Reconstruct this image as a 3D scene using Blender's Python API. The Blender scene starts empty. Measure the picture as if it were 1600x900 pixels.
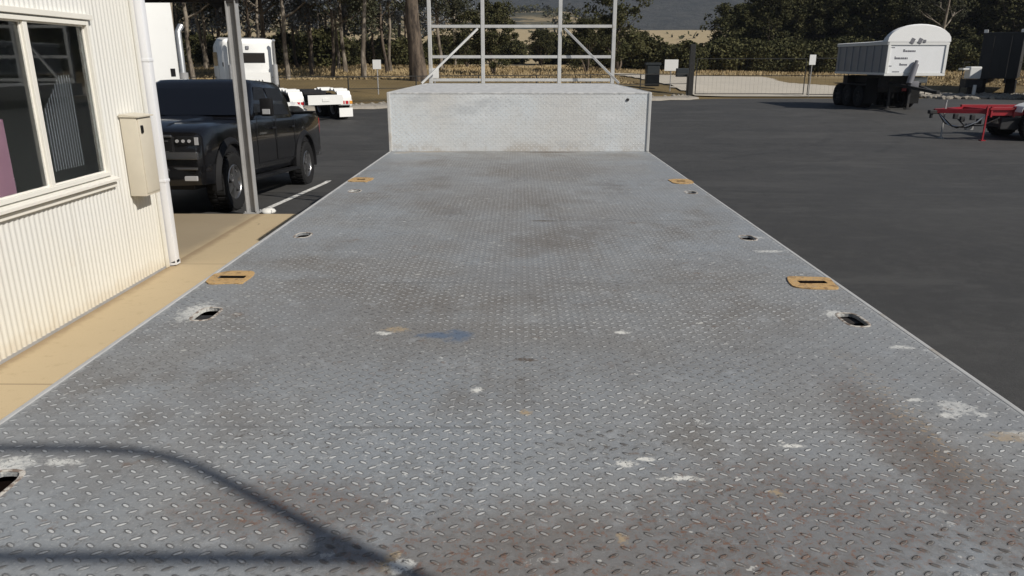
import bpy, bmesh, math, random
from math import sin, cos, pi, radians, sqrt, atan2
from mathutils import Vector, Matrix, noise
random.seed(7)
SC = bpy.context.scene
COL = SC.collection

# ------------------------------------------------------------ camera, sky, sun, exposure
cam_d = bpy.data.cameras.new('camera')
cam = bpy.data.objects.new('camera', cam_d)
COL.objects.link(cam)
SC.camera = cam
cam_d.sensor_width = 36.0
cam_d.lens = 26.0
cam_d.clip_start = 0.05
cam_d.clip_end = 9000
cam.location = (0, 0, 2.05)
cam.rotation_euler = (radians(90 - 17.0), 0, radians(0.53))

SUN_EL = 38.0
SUN_DIR = Vector((0.828 * cos(radians(SUN_EL)), -0.561 * cos(radians(SUN_EL)), sin(radians(SUN_EL))))
world = bpy.data.worlds.new('World')
SC.world = world
world.use_nodes = True
wn = world.node_tree
bg = wn.nodes['Background']
sky = wn.nodes.new('ShaderNodeTexSky')
sky.sky_type = 'NISHITA'
sky.sun_disc = False
sky.sun_elevation = radians(SUN_EL)
sky.sun_rotation = atan2(SUN_DIR.x, SUN_DIR.y)
sky.air_density = 1.0
sky.dust_density = 0.6
wn.links.new(sky.outputs[0], bg.inputs[0])
bg.inputs[1].default_value = 0.05
sun_d = bpy.data.lights.new('sun', 'SUN')
sun_d.energy = 4.6
sun_d.angle = radians(0.53)
sun_d.color = (1.0, 0.945, 0.86)
sun = bpy.data.objects.new('sun', sun_d)
COL.objects.link(sun)
sun.rotation_euler = SUN_DIR.to_track_quat('Z', 'Y').to_euler()
SC.view_settings.view_transform = 'Standard'
SC.view_settings.look = 'None'
SC.view_settings.exposure = 0.0
SC.view_settings.gamma = 1.0
SC.view_settings.use_curve_mapping = False
SC.render.engine = 'CYCLES'
SC.cycles.max_bounces = 6
SC.cycles.transparent_max_bounces = 8

# ------------------------------------------------------------ materials
class NT:
    def __init__(s, name):
        s.m = bpy.data.materials.new(name)
        s.m.use_nodes = True
        s.t = s.m.node_tree
        s.b = s.t.nodes['Principled BSDF']
        s.tc = s.t.nodes.new('ShaderNodeTexCoord')
        s.co = s.tc.outputs['Object']
    def n(s, typ, **kw):
        nd = s.t.nodes.new(typ)
        for k, v in kw.items(): setattr(nd, k, v)
        return nd
    def put(s, sock, v):
        if isinstance(v, bpy.types.NodeSocket): s.t.links.new(v, sock)
        elif isinstance(v, (tuple, list)) and len(v) == 3 and sock.type == 'RGBA': sock.default_value = (*v, 1)
        else: sock.default_value = v
    def math(s, op, a, b=0.0, c=0.0, clamp=False):
        nd = s.n('ShaderNodeMath', operation=op, use_clamp=clamp)
        s.put(nd.inputs[0], a); s.put(nd.inputs[1], b); s.put(nd.inputs[2], c)
        return nd.outputs[0]
    def noise(s, scale, detail=4, rough=.55, vec=None, sx=1, sy=1, sz=1):
        nd = s.n('ShaderNodeTexNoise')
        nd.inputs['Scale'].default_value = scale
        nd.inputs['Detail'].default_value = detail
        nd.inputs['Roughness'].default_value = rough
        v = vec or s.co
        if (sx, sy, sz) != (1, 1, 1):
            mp = s.n('ShaderNodeMapping')
            mp.inputs['Scale'].default_value = (sx, sy, sz)
            s.t.links.new(v, mp.inputs[0]); v = mp.outputs[0]
        s.t.links.new(v, nd.inputs['Vector'])
        return nd.outputs['Fac']
    def step(s, x, lo, hi):
        nd = s.n('ShaderNodeMapRange', interpolation_type='SMOOTHSTEP')
        s.put(nd.inputs[0], x); nd.inputs[1].default_value = lo; nd.inputs[2].default_value = hi
        return nd.outputs[0]
    def mix(s, f, a, b):
        nd = s.n('ShaderNodeMix', data_type='RGBA')
        s.put(nd.inputs[0], f); s.put(nd.inputs[6], a); s.put(nd.inputs[7], b)
        return nd.outputs[2]
    def xyz(s):
        nd = s.n('ShaderNodeSeparateXYZ'); s.t.links.new(s.co, nd.inputs[0])
        return nd.outputs
    def bump(s, h, strength=.5, dist=.01, prev=None):
        nd = s.n('ShaderNodeBump')
        nd.inputs['Strength'].default_value = strength
        nd.inputs['Distance'].default_value = dist
        s.put(nd.inputs['Height'], h)
        if prev is not None: s.t.links.new(prev, nd.inputs['Normal'])
        return nd.outputs[0]
    def out(s, col=None, rough=None, metal=None, normal=None, **kw):
        if col is not None: s.put(s.b.inputs['Base Color'], col)
        if rough is not None: s.put(s.b.inputs['Roughness'], rough)
        if metal is not None: s.put(s.b.inputs['Metallic'], metal)
        if normal is not None: s.t.links.new(normal, s.b.inputs['Normal'])
        for k, v in kw.items(): s.put(s.b.inputs[k.replace('_', ' ')], v)
        return s.m

def mat(name, col, rough=.6, metal=0.0, var=.12, scale=4.0, bump=0.0, bscale=60, dirt=None, dirt_lo=.55, dirt_hi=.75, dscale=3, **kw):
    s = NT(name)
    f = s.noise(scale)
    c = s.mix(f, tuple(x * (1 - var) for x in col), tuple(min(1, x * (1 + var)) for x in col))
    if dirt:
        c = s.mix(s.math('MULTIPLY', s.step(s.noise(dscale, 6, .65), dirt_lo, dirt_hi), .8), c, dirt)
    nrm = s.bump(s.noise(bscale, 3), bump, .01) if bump else None
    return s.out(c, rough, metal, nrm, **kw)

M = {}
M['white_paint'] = mat('white_paint', (.78, .78, .76), .35, var=.04, scale=2, dirt=(.5, .46, .4), dirt_lo=.62, dirt_hi=.85)
M['cream_trim'] = mat('cream_trim', (.78, .76, .70), .45, var=.05)
M['gutter_white'] = mat('gutter_white', (.76, .77, .80), .35, var=.05, scale=3)
M['box_beige'] = mat('box_beige', (.62, .57, .47), .5, var=.08, scale=6, dirt=(.45, .36, .25), dirt_lo=.6)
M['black_rubber'] = mat('black_rubber', (.016, .016, .0165), .9, var=.2, scale=8, bump=.2, Specular_IOR_Level=.2)
M['black_plastic'] = mat('black_plastic', (.010, .010, .011), .6, var=.2, scale=8, Specular_IOR_Level=.25)
M['chassis_black'] = mat('chassis_black', (.016, .016, .018), .7, var=.3, scale=3, dirt=(.09, .07, .05))
M['black_paint'] = mat('black_paint', (.005, .005, .006), .20, var=.2, scale=2, Coat_Weight=.6, Coat_Roughness=.03)
M['ute_glass'] = mat('ute_glass', (.006, .007, .010), .05, var=.05)
M['chrome'] = mat('chrome', (.62, .62, .63), .18, 1.0, var=.05)
M['dark_chrome'] = mat('dark_chrome', (.34, .34, .35), .22, .9, var=.1)
M['rim_dark'] = mat('rim_dark', (.26, .26, .265), .28, .85, var=.1)
M['rim_silver'] = mat('rim_silver', (.45, .45, .46), .35, .8, var=.1)
M['galv'] = mat('galv', (.50, .50, .49), .5, .05, var=.2, scale=9, dirt=(.30, .24, .17), dirt_lo=.58)
M['galv_post'] = mat('galv_post', (.36, .36, .36), .55, .05, var=.25, scale=5)
M['red_lens'] = mat('red_lens', (.45, .01, .02), .2, var=.1)
M['amber_lens'] = mat('amber_lens', (.75, .33, .05), .2, var=.1)
M['clear_lens'] = mat('clear_lens', (.55, .55, .56), .12, .3, var=.1)
M['red_paint'] = mat('red_paint', (.30, .012, .022), .45, var=.25, scale=6, dirt=(.12, .03, .02))
M['grey_interior'] = mat('grey_interior', (.10, .10, .10), .8)
M['dark_interior'] = mat('dark_interior', (.016, .016, .017), .9)
M['blind'] = mat('blind', (.74, .76, .80), .8, var=.08)
M['pink'] = mat('pink', (.95, .48, .62), .7, var=.06)
M['sign_white'] = mat('sign_white', (.82, .82, .80), .5, var=.04)
M['print_grey'] = mat('print_grey', (.16, .16, .18), .6, var=.1)
M['fence_dark'] = mat('fence_dark', (.016, .016, .015), .7, var=.2)
M['bin_dark'] = mat('bin_dark', (.02, .026, .03), .6, var=.2)
M['line_white'] = mat('line_white', (.72, .71, .67), .8, var=.1, scale=9, dirt=(.12, .12, .12), dirt_lo=.52, dirt_hi=.62, dscale=16)
M['body_side'] = mat('body_side', (.30, .31, .33), .5, .1, var=.12, scale=1.5)  # greyer than the headboard: shade of the unlit side put into the colour
M['tarp_white'] = mat('tarp_white', (.87, .87, .86), .6, var=.04, scale=2)
M['tipper_grey'] = mat('tipper_grey', (.84, .85, .86), .45, var=.06, scale=2)
M['tan_panel'] = mat('tan_panel', (.24, .205, .145), .7, var=.15, scale=2)
M['dark_panel'] = mat('dark_panel', (.010, .011, .013), .5, var=.3, scale=1.5)
M['rock'] = mat('rock', (.27, .245, .205), .9, var=.4, scale=2.5, bump=.6, bscale=12)
M['aluminium'] = mat('aluminium', (.60, .61, .62), .38, .75, var=.1)
M['bar_grey'] = mat('bar_grey', (.35, .36, .37), .5, .2)

# asphalt
s = NT('asphalt')
big = s.noise(.22, 5, .6); fine = s.noise(170, 2, .7); mid = s.noise(2.6, 6, .65)
c = s.mix(s.step(big, .3, .7), (.038, .0372, .0358), (.054, .0527, .0508))
c = s.mix(s.math('MULTIPLY', s.step(mid, .45, .8), .35), c, (.066, .063, .058))
c = s.mix(s.math('MULTIPLY', s.step(fine, .60, .78), .35), c, (.10, .096, .09))
tr = s.noise(1.2, 5, .6, sx=.12, sy=1.0)
c = s.mix(s.math('MULTIPLY', s.step(tr, .60, .72), .25), c, (.095, .092, .085))
c = s.mix(s.math('MULTIPLY', s.step(s.noise(.5, 4, .6, sx=.22, sy=1.6), .66, .72), .35), c, (.13, .125, .115))
x, y, z = s.xyz()
# arcs left by turning tyres, darker oil drips, aggregate
def arc(cx, cy, r, w):
    dx = s.math('SUBTRACT', x, cx); dy = s.math('SUBTRACT', y, cy)
    d = s.math('SQRT', s.math('ADD', s.math('MULTIPLY', dx, dx), s.math('MULTIPLY', dy, dy)))
    d = s.math('ABSOLUTE', s.math('SUBTRACT', s.math('ADD', d, s.math('MULTIPLY', s.noise(.5, 3), .5)), r))
    return s.math('SUBTRACT', 1, s.step(d, w * .3, w))
brk = s.step(s.noise(1.3, 5, .7), .42, .54)
for cx, cy, r, w in ((-2, 31, 14, .22), (-2, 31, 16, .22), (4, 2, 19, .20), (4, 2, 21, .20), (30, 12, 17, .25)):
    c = s.mix(s.math('MULTIPLY', s.math('MULTIPLY', arc(cx, cy, r, w), brk), .55), c, (.022, .022, .022))
for cx, cy, r, w in ((10, 40, 22, .18), (0, 8, 26, .15)):
    c = s.mix(s.math('MULTIPLY', s.math('MULTIPLY', arc(cx, cy, r, w), brk), .30), c, (.10, .097, .09))
c = s.mix(s.math('MULTIPLY', s.step(s.noise(.9, 5, .65), .66, .74), .5), c, (.024, .024, .024))
c = s.mix(s.math('MULTIPLY', s.step(s.noise(4.5, 7, .8), .47, .58), .42), c, (.072, .070, .067))
c = s.mix(s.math('MULTIPLY', s.step(s.noise(.35, 6, .7), .48, .58), .42), c, (.033, .033, .033))
c = s.mix(s.math('MULTIPLY', s.step(s.noise(.8, 6, .7, sx=.35), .52, .62), .50), c, (.078, .076, .072))
ag = s.noise(55, 4, .85)
c = s.mix(s.math('MULTIPLY', s.step(ag, .54, .66), .38), c, (.085, .083, .078))
c = s.mix(s.math('MULTIPLY', s.math('SUBTRACT', 1, s.step(ag, .36, .46)), .40), c, (.018, .018, .018))
M['asphalt'] = s.out(c, .78, 0, s.bump(ag, .6, .008))

# concrete apron
s = NT('concrete_apron')
big = s.noise(.8, 5); fine = s.noise(60, 3, .7); x, y, z = s.xyz()
tan = s.mix(big, (.475, .37, .225), (.545, .435, .275))
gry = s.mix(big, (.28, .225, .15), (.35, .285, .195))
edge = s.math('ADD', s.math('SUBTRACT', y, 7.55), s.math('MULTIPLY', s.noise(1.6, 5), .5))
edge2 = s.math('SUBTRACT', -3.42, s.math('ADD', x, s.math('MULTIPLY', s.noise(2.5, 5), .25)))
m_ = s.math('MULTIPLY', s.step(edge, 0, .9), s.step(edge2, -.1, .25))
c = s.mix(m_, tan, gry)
c = s.mix(s.math('MULTIPLY', s.step(s.noise(9, 6, .7), .56, .74), .35), c, (.30, .22, .13))
c = s.mix(s.math('MULTIPLY', s.step(fine, .62, .8), .3), c, (.30, .24, .17))
c = s.mix(s.math('MULTIPLY', s.step(s.noise(3.1, 2, .4), .74, .77), .8), c, (.10, .08, .06))
cr = s.math('ABSOLUTE', s.math('SUBTRACT', s.noise(.9, 4, .6), .5))
c = s.mix(s.math('MULTIPLY', s.math('SUBTRACT', 1, s.math('ADD', s.step(cr, .0010, .0035), s.step(s.noise(.45, 2), .36, .40))), .35), c, (.20, .15, .10))
for y0 in (1.4, 4.4, 7.4):
    c = s.mix(s.math('MULTIPLY', s.math('SUBTRACT', 1, s.step(s.math('ABSOLUTE', s.math('SUBTRACT', y, y0)), .004, .012)), .6), c, (.18, .13, .08))
wd = s.math('ADD', s.math('ADD', x, 3.6), s.math('MULTIPLY', s.noise(7, 6, .75), -.16))
c = s.mix(s.math('MULTIPLY', s.math('MULTIPLY', s.math('SUBTRACT', 1, s.step(wd, -.07, .05)), s.step(x, -3.62, -3.60)), .6), c, (.24, .16, .09))
c = s.mix(s.math('MULTIPLY', s.step(s.noise(28, 5, .8), .58, .68), .30), c, (.36, .27, .16))
M['apron'] = s.out(c, .9, 0, s.bump(fine, .2, .004))

s = NT('concrete_driveway')
c = s.mix(s.noise(.6, 6, .6), (.43, .39, .325), (.56, .51, .43))
c = s.mix(s.math('MULTIPLY', s.step(s.noise(14, 4, .7), .6, .8), .3), c, (.25, .22, .18))
M['driveway'] = s.out(c, .9)

s = NT('gravel_pale')
c = s.mix(s.noise(7, 6, .8), (.16, .14, .11), (.50, .46, .40))
M['gravel'] = s.out(c, .95, 0, s.bump(s.noise(10, 4, .8), .8, .05))

# dry grass ground
s = NT('dry_grass')
x, y, z = s.xyz()
a = s.noise(.12, 6, .65); b = s.noise(2.2, 6, .75); st = s.noise(.7, 5, .7, sx=.25, sy=1)
c = s.mix(s.step(a, .35, .65), (.135, .093, .034), (.195, .138, .056))
c = s.mix(s.step(y, 62, 78), c, s.mix(a, (.33, .25, .14), (.45, .36, .21)))
c = s.mix(s.math('MULTIPLY', s.step(st, .52, .68), .55), c, (.075, .068, .030))
c = s.mix(s.math('MULTIPLY', s.step(b, .55, .72), .5), c, (.25, .19, .10))
M['dry_grass'] = s.out(c, .95, 0, s.bump(b, .8, .08))

s = NT('hill_grass')
a = s.noise(.02, 6, .6); b = s.noise(.12, 6, .75)
c = s.mix(a, (.20, .155, .085), (.31, .24, .135))
c = s.mix(s.step(s.noise(.011, 6, .7), .50, .56), c, (.035, .038, .024))
c = s.mix(s.math('MULTIPLY', s.step(s.noise(.05, 7, .8, sx=.6), .47, .56), .55), c, (.12, .10, .055))
c = s.mix(s.math('MULTIPLY', s.step(b, .56, .66), .8), c, (.05, .05, .03))
M['hill_grass'] = s.out(c, .95)

s = NT('mountain_forest')
a = s.noise(.006, 8, .7); b = s.noise(.045, 6, .8)
c = s.mix(s.step(b, .38, .62), (.026, .032, .030), (.064, .066, .058))
c = s.mix(s.math('MULTIPLY', s.step(a, .56, .68), .4), c, (.11, .10, .08))
M['mountain'] = s.out(c, 1.0, 0, s.bump(b, 1.0, 14))

def leafmat(name, c1, c2, c3):
    s = NT(name)
    oi = s.n('ShaderNodeObjectInfo')
    f = s.noise(.9, 3, .6)
    c = s.mix(s.step(f, .35, .68), c1, c2)
    c = s.mix(s.step(s.noise(7, 2, .5), .58, .72), c, c3)
    hsv = s.n('ShaderNodeHueSaturation')
    s.put(hsv.inputs['Value'], s.math('ADD', .75, s.math('MULTIPLY', oi.outputs['Random'], .5)))
    s.t.links.new(c, hsv.inputs['Color'])
    return s.out(hsv.outputs[0], .8, Specular_IOR_Level=.15)
M['leaf_dark'] = leafmat('leaf_dark', (.034, .037, .014), (.085, .081, .034), (.155, .138, .068))
M['leaf_gum'] = leafmat('leaf_gum', (.036, .042, .024), (.075, .072, .040), (.16, .15, .105))
M['leaf_silver'] = leafmat('leaf_silver', (.075, .085, .092), (.19, .205, .225), (.42, .45, .50))  # pale blue raised to stand for sky glimpses between the crowns
M['leaf_bush'] = leafmat('leaf_bush', (.030, .034, .018), (.06, .06, .032), (.12, .10, .06))
s = NT('bark_pale')
c = s.mix(s.step(s.noise(2.0, 5, .7, sz=.3), .4, .62), (.10, .08, .06), (.30, .26, .21))
M['bark_pale'] = s.out(c, .9)
s = NT('bark_brown')
c = s.mix(s.step(s.noise(3.0, 6, .75, sz=.25), .38, .62), (.035, .026, .02), (.15, .115, .085))
M['bark_brown'] = s.out(c, .95, 0, s.bump(s.noise(4, 6, .7, sz=.25), .8, .08))
s = NT('grass_blades')
oi = s.n('ShaderNodeObjectInfo')
c = s.mix(s.step(s.noise(.5, 5, .7), .35, .65), (.30, .22, .11), (.44, .34, .19))
M['blades'] = s.out(c, .9)

# corrugated wall: white paint, yellower and browner low down
s = NT('wall_cream')
x, y, z = s.xyz()
low = s.math('SUBTRACT', 1, s.step(s.math('ADD', z, s.math('MULTIPLY', s.noise(1.5, 5), .9)), .25, 1.5))
c = s.mix(s.noise(1.3, 4, .5, sz=.3), (.66, .66, .635), (.72, .72, .695))
c = s.mix(s.math('MULTIPLY', low, .62), c, (.69, .655, .545))
far = s.step(y, 6.0, 7.4)
c = s.mix(s.math('MULTIPLY', far, .22), c, (.76, .70, .56))
c = s.mix(s.math('MULTIPLY', s.step(s.noise(7, 6, .7, sz=.4), .58, .78), .32), c, (.52, .44, .32))
c = s.mix(s.math('MULTIPLY', s.step(s.noise(11, 5, .7, sy=2.2, sz=.10), .60, .72), .25), c, (.50, .46, .38))
for y0 in (2.05, 2.81, 3.57, 4.33, 5.09, 5.85, 6.61):
    c = s.mix(s.math('MULTIPLY', s.math('SUBTRACT', 1, s.step(s.math('ABSOLUTE', s.math('SUBTRACT', y, y0)), .002, .006)), .35), c, (.35, .33, .29))
c = s.mix(s.math('MULTIPLY', s.math('SUBTRACT', 1, s.step(s.math('ADD', z, s.math('MULTIPLY', s.noise(5, 5, .7), .3)), .18, .36)), .4), c, (.50, .40, .26))
M['wall'] = s.out(c, .5)

# window glass
s = NT('window_glass')
s.out((.75, .8, .82), .02, 0, None)
s.b.inputs['Transmission Weight'].default_value = 1.0
s.b.inputs['IOR'].default_value = 1.5
M['glass'] = s.m

# checker plate: two interlocked lattices of lens-shaped treads
def plate_mat(name, vertical=False, base=(.275, .284, .292), p=.048, worn=1.0):
    s = NT(name)
    x, y, z = s.xyz()
    v = z if vertical else y
    def lens(ox, oy, sg, grow=1.0):
        fx = s.math('SUBTRACT', s.math('FRACT', s.math('ADD', s.math('DIVIDE', x, p), ox)), .5)
        fy = s.math('SUBTRACT', s.math('FRACT', s.math('ADD', s.math('DIVIDE', v, p * .87), oy)), .5)
        ca, sa = cos(radians(38)), sin(radians(38)) * sg
        a = s.math('ADD', s.math('MULTIPLY', fx, ca / (.225 * (1 + (grow - 1) * .35))), s.math('MULTIPLY', fy, sa / (.225 * (1 + (grow - 1) * .35))))
        b = s.math('SUBTRACT', s.math('MULTIPLY', fy, ca / (.086 * grow)), s.math('MULTIPLY', fx, sa / (.086 * grow)))
        d = s.math('ADD', s.math('MULTIPLY', a, a), s.math('MULTIPLY', b, b))
        return s.step(s.math('SUBTRACT', 1, d), 0, .55)
    t = s.math('MAXIMUM', lens(0, 0, 1), lens(.5, .5, -1))
    # colours: blue-grey paint, brown grime, pale scuffing on the treads
    n1 = s.noise(1.1, 6, .62); n2 = s.noise(.75, 5, .6, sx=.6, sy=1.3); n3 = s.noise(23, 4, .7); n4 = s.noise(110, 3, .7)
    c = s.mix(s.step(n1, .38, .64), tuple(k * m for k, m in zip(base, (.95, .925, .895))), tuple(k * m for k, m in zip(base, (.99, 1.03, 1.07))))
    grime = s.step(s.noise(1.7, 6, .7, sx=1, sy=.75), .50, .68)
    if not vertical:
        c = s.mix(s.math('MULTIPLY', grime, .62), c, (.150, .128, .105))
        midz = s.math('MULTIPLY', s.step(y, 1.7, 2.3), s.step(s.math('ADD', s.noise(.8, 5, .6), s.math('MULTIPLY', s.math('SUBTRACT', 1.0, s.math('ABSOLUTE', s.math('ADD', x, .1))), .12)), .46, .66))
        c = s.mix(s.math('MULTIPLY', midz, .62), c, (.185, .166, .145))
        c = s.mix(s.math('MULTIPLY', s.step(s.noise(.9, 4, .6, sx=1.6, sy=.35), .54, .70), .30), c, (.33, .345, .36))
    else:
        c = s.mix(s.math('MULTIPLY', s.step(s.noise(1.4, 4, .6, sx=.6, sz=1.6), .50, .72), .6), c, (.76, .77, .77))
        c = s.mix(s.math('MULTIPLY', s.math('MULTIPLY', s.math('SUBTRACT', 1, s.step(z, 1.22, 1.36)), s.step(s.noise(5, 5, .7), .4, .6)), .5), c, (.32, .26, .19))
    c = s.mix(s.math('MULTIPLY', s.step(n3, .52, .74), .22), c, (.33, .335, .33))
    c = s.mix(s.math('MULTIPLY', s.step(n4, .30, .48), .0), c, (.1, .1, .1))
    c = s.mix(s.math('MULTIPLY', s.step(s.noise(60, 5, .8), .50, .66), .48), c, (.10, .098, .095) if not vertical else (.36, .36, .36))
    c = s.mix(s.math('MULTIPLY', s.step(s.noise(150, 3, .8), .54, .66), .45), c, (.50, .50, .48) if not vertical else (.85, .86, .86))
    if vertical: c = s.mix(s.math('MULTIPLY', s.math('MAXIMUM', lens(0, 0, 1, 1.9), lens(.5, .5, -1, 1.9)), .45), c, (.34, .345, .35))
    if vertical: c = s.mix(s.math('MULTIPLY', t, .75), c, (.84, .85, .85))
    if vertical: c = s.mix(s.math('MULTIPLY', s.step(s.noise(2.2, 6, .7, sx=.5, sz=1.5), .55, .66), .55), c, (.42, .44, .46))
    if not vertical:
        wn1 = s.noise(1.9, 6, .7)
        jit = s.math('MULTIPLY', s.math('SUBTRACT', wn1, .5), 1.1)
        yy = s.math('ADD', y, jit)
        zone = s.math('MULTIPLY', s.step(yy, 1.14, 1.34), s.math('SUBTRACT', 1, s.step(yy, 1.66, 1.92)))
        bright = s.math('MAXIMUM', zone, s.math('MULTIPLY', s.step(wn1, .47, .62), .62))
        dzone = s.math('MAXIMUM', s.math('SUBTRACT', 1, s.step(yy, 1.10, 1.26)), s.math('MULTIPLY', s.math('MULTIPLY', s.step(yy, 1.72, 1.9), s.math('SUBTRACT', 1, s.step(yy, 2.15, 2.4))), .55))
        halo = s.math('MAXIMUM', lens(0, 0, 1, 1.8), lens(.5, .5, -1, 1.8))
        c = s.mix(s.math('MULTIPLY', halo, .62), c, (.085, .082, .078))
        wearv = s.step(s.noise(16, 5, .75), .34, .62)
        c = s.mix(s.math('MULTIPLY', t, s.math('ADD', .36, s.math('MULTIPLY', wearv, .60))), c, (.64, .645, .64))
        # mid-size mottling, pale scuff flecks and long fine scratches
        c = s.mix(s.math('MULTIPLY', s.step(s.noise(8, 6, .8), .50, .64), .30), c, (.16, .148, .135))
        c = s.mix(s.math('MULTIPLY', s.step(s.noise(10, 6, .8, sx=1.3), .54, .66), .34), c, (.42, .435, .45))
        fl = s.math('MULTIPLY', s.step(s.noise(42, 4, .75), .60, .66), s.step(s.noise(3.1, 5, .7), .50, .60))
        c = s.mix(s.math('MULTIPLY', fl, .80), c, (.66, .66, .63))
        fd = s.math('MULTIPLY', s.step(s.noise(38, 4, .75, sx=1.2), .60, .67), s.step(s.noise(2.7, 5, .7, sy=1.3), .46, .58))
        c = s.mix(s.math('MULTIPLY', fd, .70), c, (.085, .070, .058))
        sc1 = s.math('MULTIPLY', s.step(s.noise(3.0, 3, .6, sx=60, sy=1.6), .66, .72), s.step(s.noise(2.0, 4, .6), .48, .60))
        sc2 = s.math('MULTIPLY', s.step(s.noise(3.0, 3, .6, sx=1.8, sy=60), .67, .73), s.step(s.noise(1.7, 4, .6, sx=1.2), .48, .60))
        c = s.mix(s.math('MULTIPLY', s.math('MAXIMUM', sc1, sc2), .42), c, (.50, .505, .50))
        tread_hi = s.math('MULTIPLY', s.math('MULTIPLY', t, bright), s.step(s.noise(37, 4, .7), .36, .60))
        c = s.mix(s.math('MULTIPLY', tread_hi, .90 * worn), c, (.62, .63, .62))
        dark = s.math('MULTIPLY', t, s.math('MAXIMUM', dzone, s.math('SUBTRACT', 1, s.step(wn1, .36, .46))))
        c = s.mix(s.math('MULTIPLY', s.math('MULTIPLY', dark, s.step(s.noise(33, 4, .7), .32, .52)), .80), c, (.060, .050, .044))
        # plate joints
        def seam(y0):
            return s.math('SUBTRACT', 1, s.step(s.math('ABSOLUTE', s.math('SUBTRACT', y, y0)), .003, .009))
        for y0 in (1.58, 2.78, 3.98, 5.18, 6.38):
            c = s.mix(s.math('MULTIPLY', s.math('MULTIPLY', seam(y0), s.step(s.noise(6, 5, .7), .38, .60)), .42), c, (.09, .085, .08))
        def blob(cx, cy, rx, ry, lo=.2, hi=.8, nsc=18, namp=1.5):
            dx = s.math('DIVIDE', s.math('SUBTRACT', x, cx), rx); dy = s.math('DIVIDE', s.math('SUBTRACT', y, cy), ry)
            r = s.math('SQRT', s.math('ADD', s.math('MULTIPLY', dx, dx), s.math('MULTIPLY', dy, dy)))
            r = s.math('ADD', r, s.math('MULTIPLY', s.math('SUBTRACT', s.noise(nsc, 5, .7), .5), namp))
            return s.math('SUBTRACT', 1, s.step(r, lo, hi))
        RUST = (.20, .09, .045); DK = (.11, .085, .065); WH = (.74, .73, .68); TAN = (.40, .31, .20)
        flk = s.noise(95, 4, .8)
        tight = s.step(s.noise(75, 5, .8), .53, .61)
        for cx, cy, rx, ry in ((.06, 1.07, .42, .20), (.55, 1.22, .32, .22), (.93, 1.27, .12, .30), (.88, 1.60, .10, .30), (-.45, 1.25, .22, .12)):
            bl = blob(cx, cy, rx, ry, .4, 1.3)
            c = s.mix(s.math('MULTIPLY', bl, .40), c, DK)
            c = s.mix(s.math('MULTIPLY', s.math('MULTIPLY', bl, tight), .62), c, RUST)
        for cx, cy, rx, ry in ((.955, 1.66, .045, .40),):
            bl = blob(cx, cy, rx, ry, .5, 1.4)
            c = s.mix(s.math('MULTIPLY', s.math('MULTIPLY', bl, tight), .62), c, TAN)
        spots = ((1.10, 1.70, .055, .05, WH), (1.10, 1.548, .012, .010, DK), (1.155, 1.540, .014, .010, DK), (1.19, 1.515, .014, .010, DK), (1.165, 1.56, .05, .02, WH), (1.02, 1.74, .03, .012, WH), (1.14, 1.66, .03, .015, WH), (1.06, 1.655, .035, .02, WH), (1.165, 2.11, .05, .02, WH), (1.14, 1.545, .07, .035, TAN), (1.19, 1.54, .03, .02, WH),
                 (-.43, 2.215, .035, .02, WH), (-.395, 2.25, .05, .03, TAN), (-.99, 1.415, .05, .022, WH), (-1.085, 1.36, .06, .02, WH), (-.22, 1.085, .025, .035, TAN),
                 (-.20, 1.075, .03, .03, WH), (.19, 1.155, .015, .02, TAN), (.02, 1.66, .018, .02, TAN), (-.11, 1.79, .02, .02, WH), (1.15, 3.30, .09, .03, WH), (1.17, 3.58, .06, .03, WH),
                 (-1.115, 4.95, .05, .06, WH), (-1.15, 7.05, .06, .03, WH), (-1.12, 7.12, .09, .08, TAN), (.14, 3.97, .10, .02, DK), (.30, 7.18, .35, .06, DK), (-.9, 7.2, .4, .05, TAN),
                 (-1.12, 2.42, .07, .12, WH), (-1.09, 1.40, .06, .05, WH), (1.09, 2.42, .05, .05, WH), (.02, 2.0, .04, .02, DK), (.33, 2.23, .03, .02, WH),
                 (.23, 1.42, .03, .02, WH), (.34, 1.36, .05, .012, WH), (.52, 1.31, .015, .02, TAN), (.62, 1.5, .03, .012, WH), (.28, 1.44, .03, .012, WH))
        for cx, cy, rx, ry, cc in spots:
            c = s.mix(s.math('MULTIPLY', s.math('MULTIPLY', blob(cx, cy, rx, ry, .35, 1.0, 55, 2.6), s.step(flk, .36, .48)), .95), c, cc)
        c = s.mix(s.math('MULTIPLY', s.math('MAXIMUM', blob(-.19, 2.20, .048, .075, .35, 1.1, 18, 2.2), blob(-.25, 2.20, .075, .035, .35, 1.1, 24, 2.2)), .8), c, (.11, .155, .23))
        cool = s.math('MULTIPLY', s.step(s.math('ABSOLUTE', s.math('SUBTRACT', x, .12)), .35, 1.0), s.step(s.noise(1.5, 5, .65), .40, .58))
        c = s.mix(s.math('MULTIPLY', cool, .32), c, (.30, .325, .352))
        # scuffed pale lips along both long edges
        ex = s.math('ABSOLUTE', x)
        lip = s.step(s.math('ADD', ex, s.math('MULTIPLY', s.math('SUBTRACT', s.noise(14, 5, .7), .5), .05)), 1.222, 1.242)
        c = s.mix(s.math('MULTIPLY', s.math('MULTIPLY', lip, s.step(s.noise(30, 4, .7), .36, .6)), .75), c, (.50, .505, .50))
        rs = s.math('MULTIPLY', s.step(s.noise(9, 6, .75), .60, .68), s.step(s.noise(1.6, 4, .6), .46, .6))
        c = s.mix(s.math('MULTIPLY', rs, .55), c, (.17, .105, .065))
        ed = s.math('MULTIPLY', s.step(ex, 1.02, 1.12), s.step(s.noise(2.3, 5, .6), .4, .6))
        c = s.mix(s.math('MULTIPLY', ed, .30), c, (.27, .29, .31))
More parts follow.
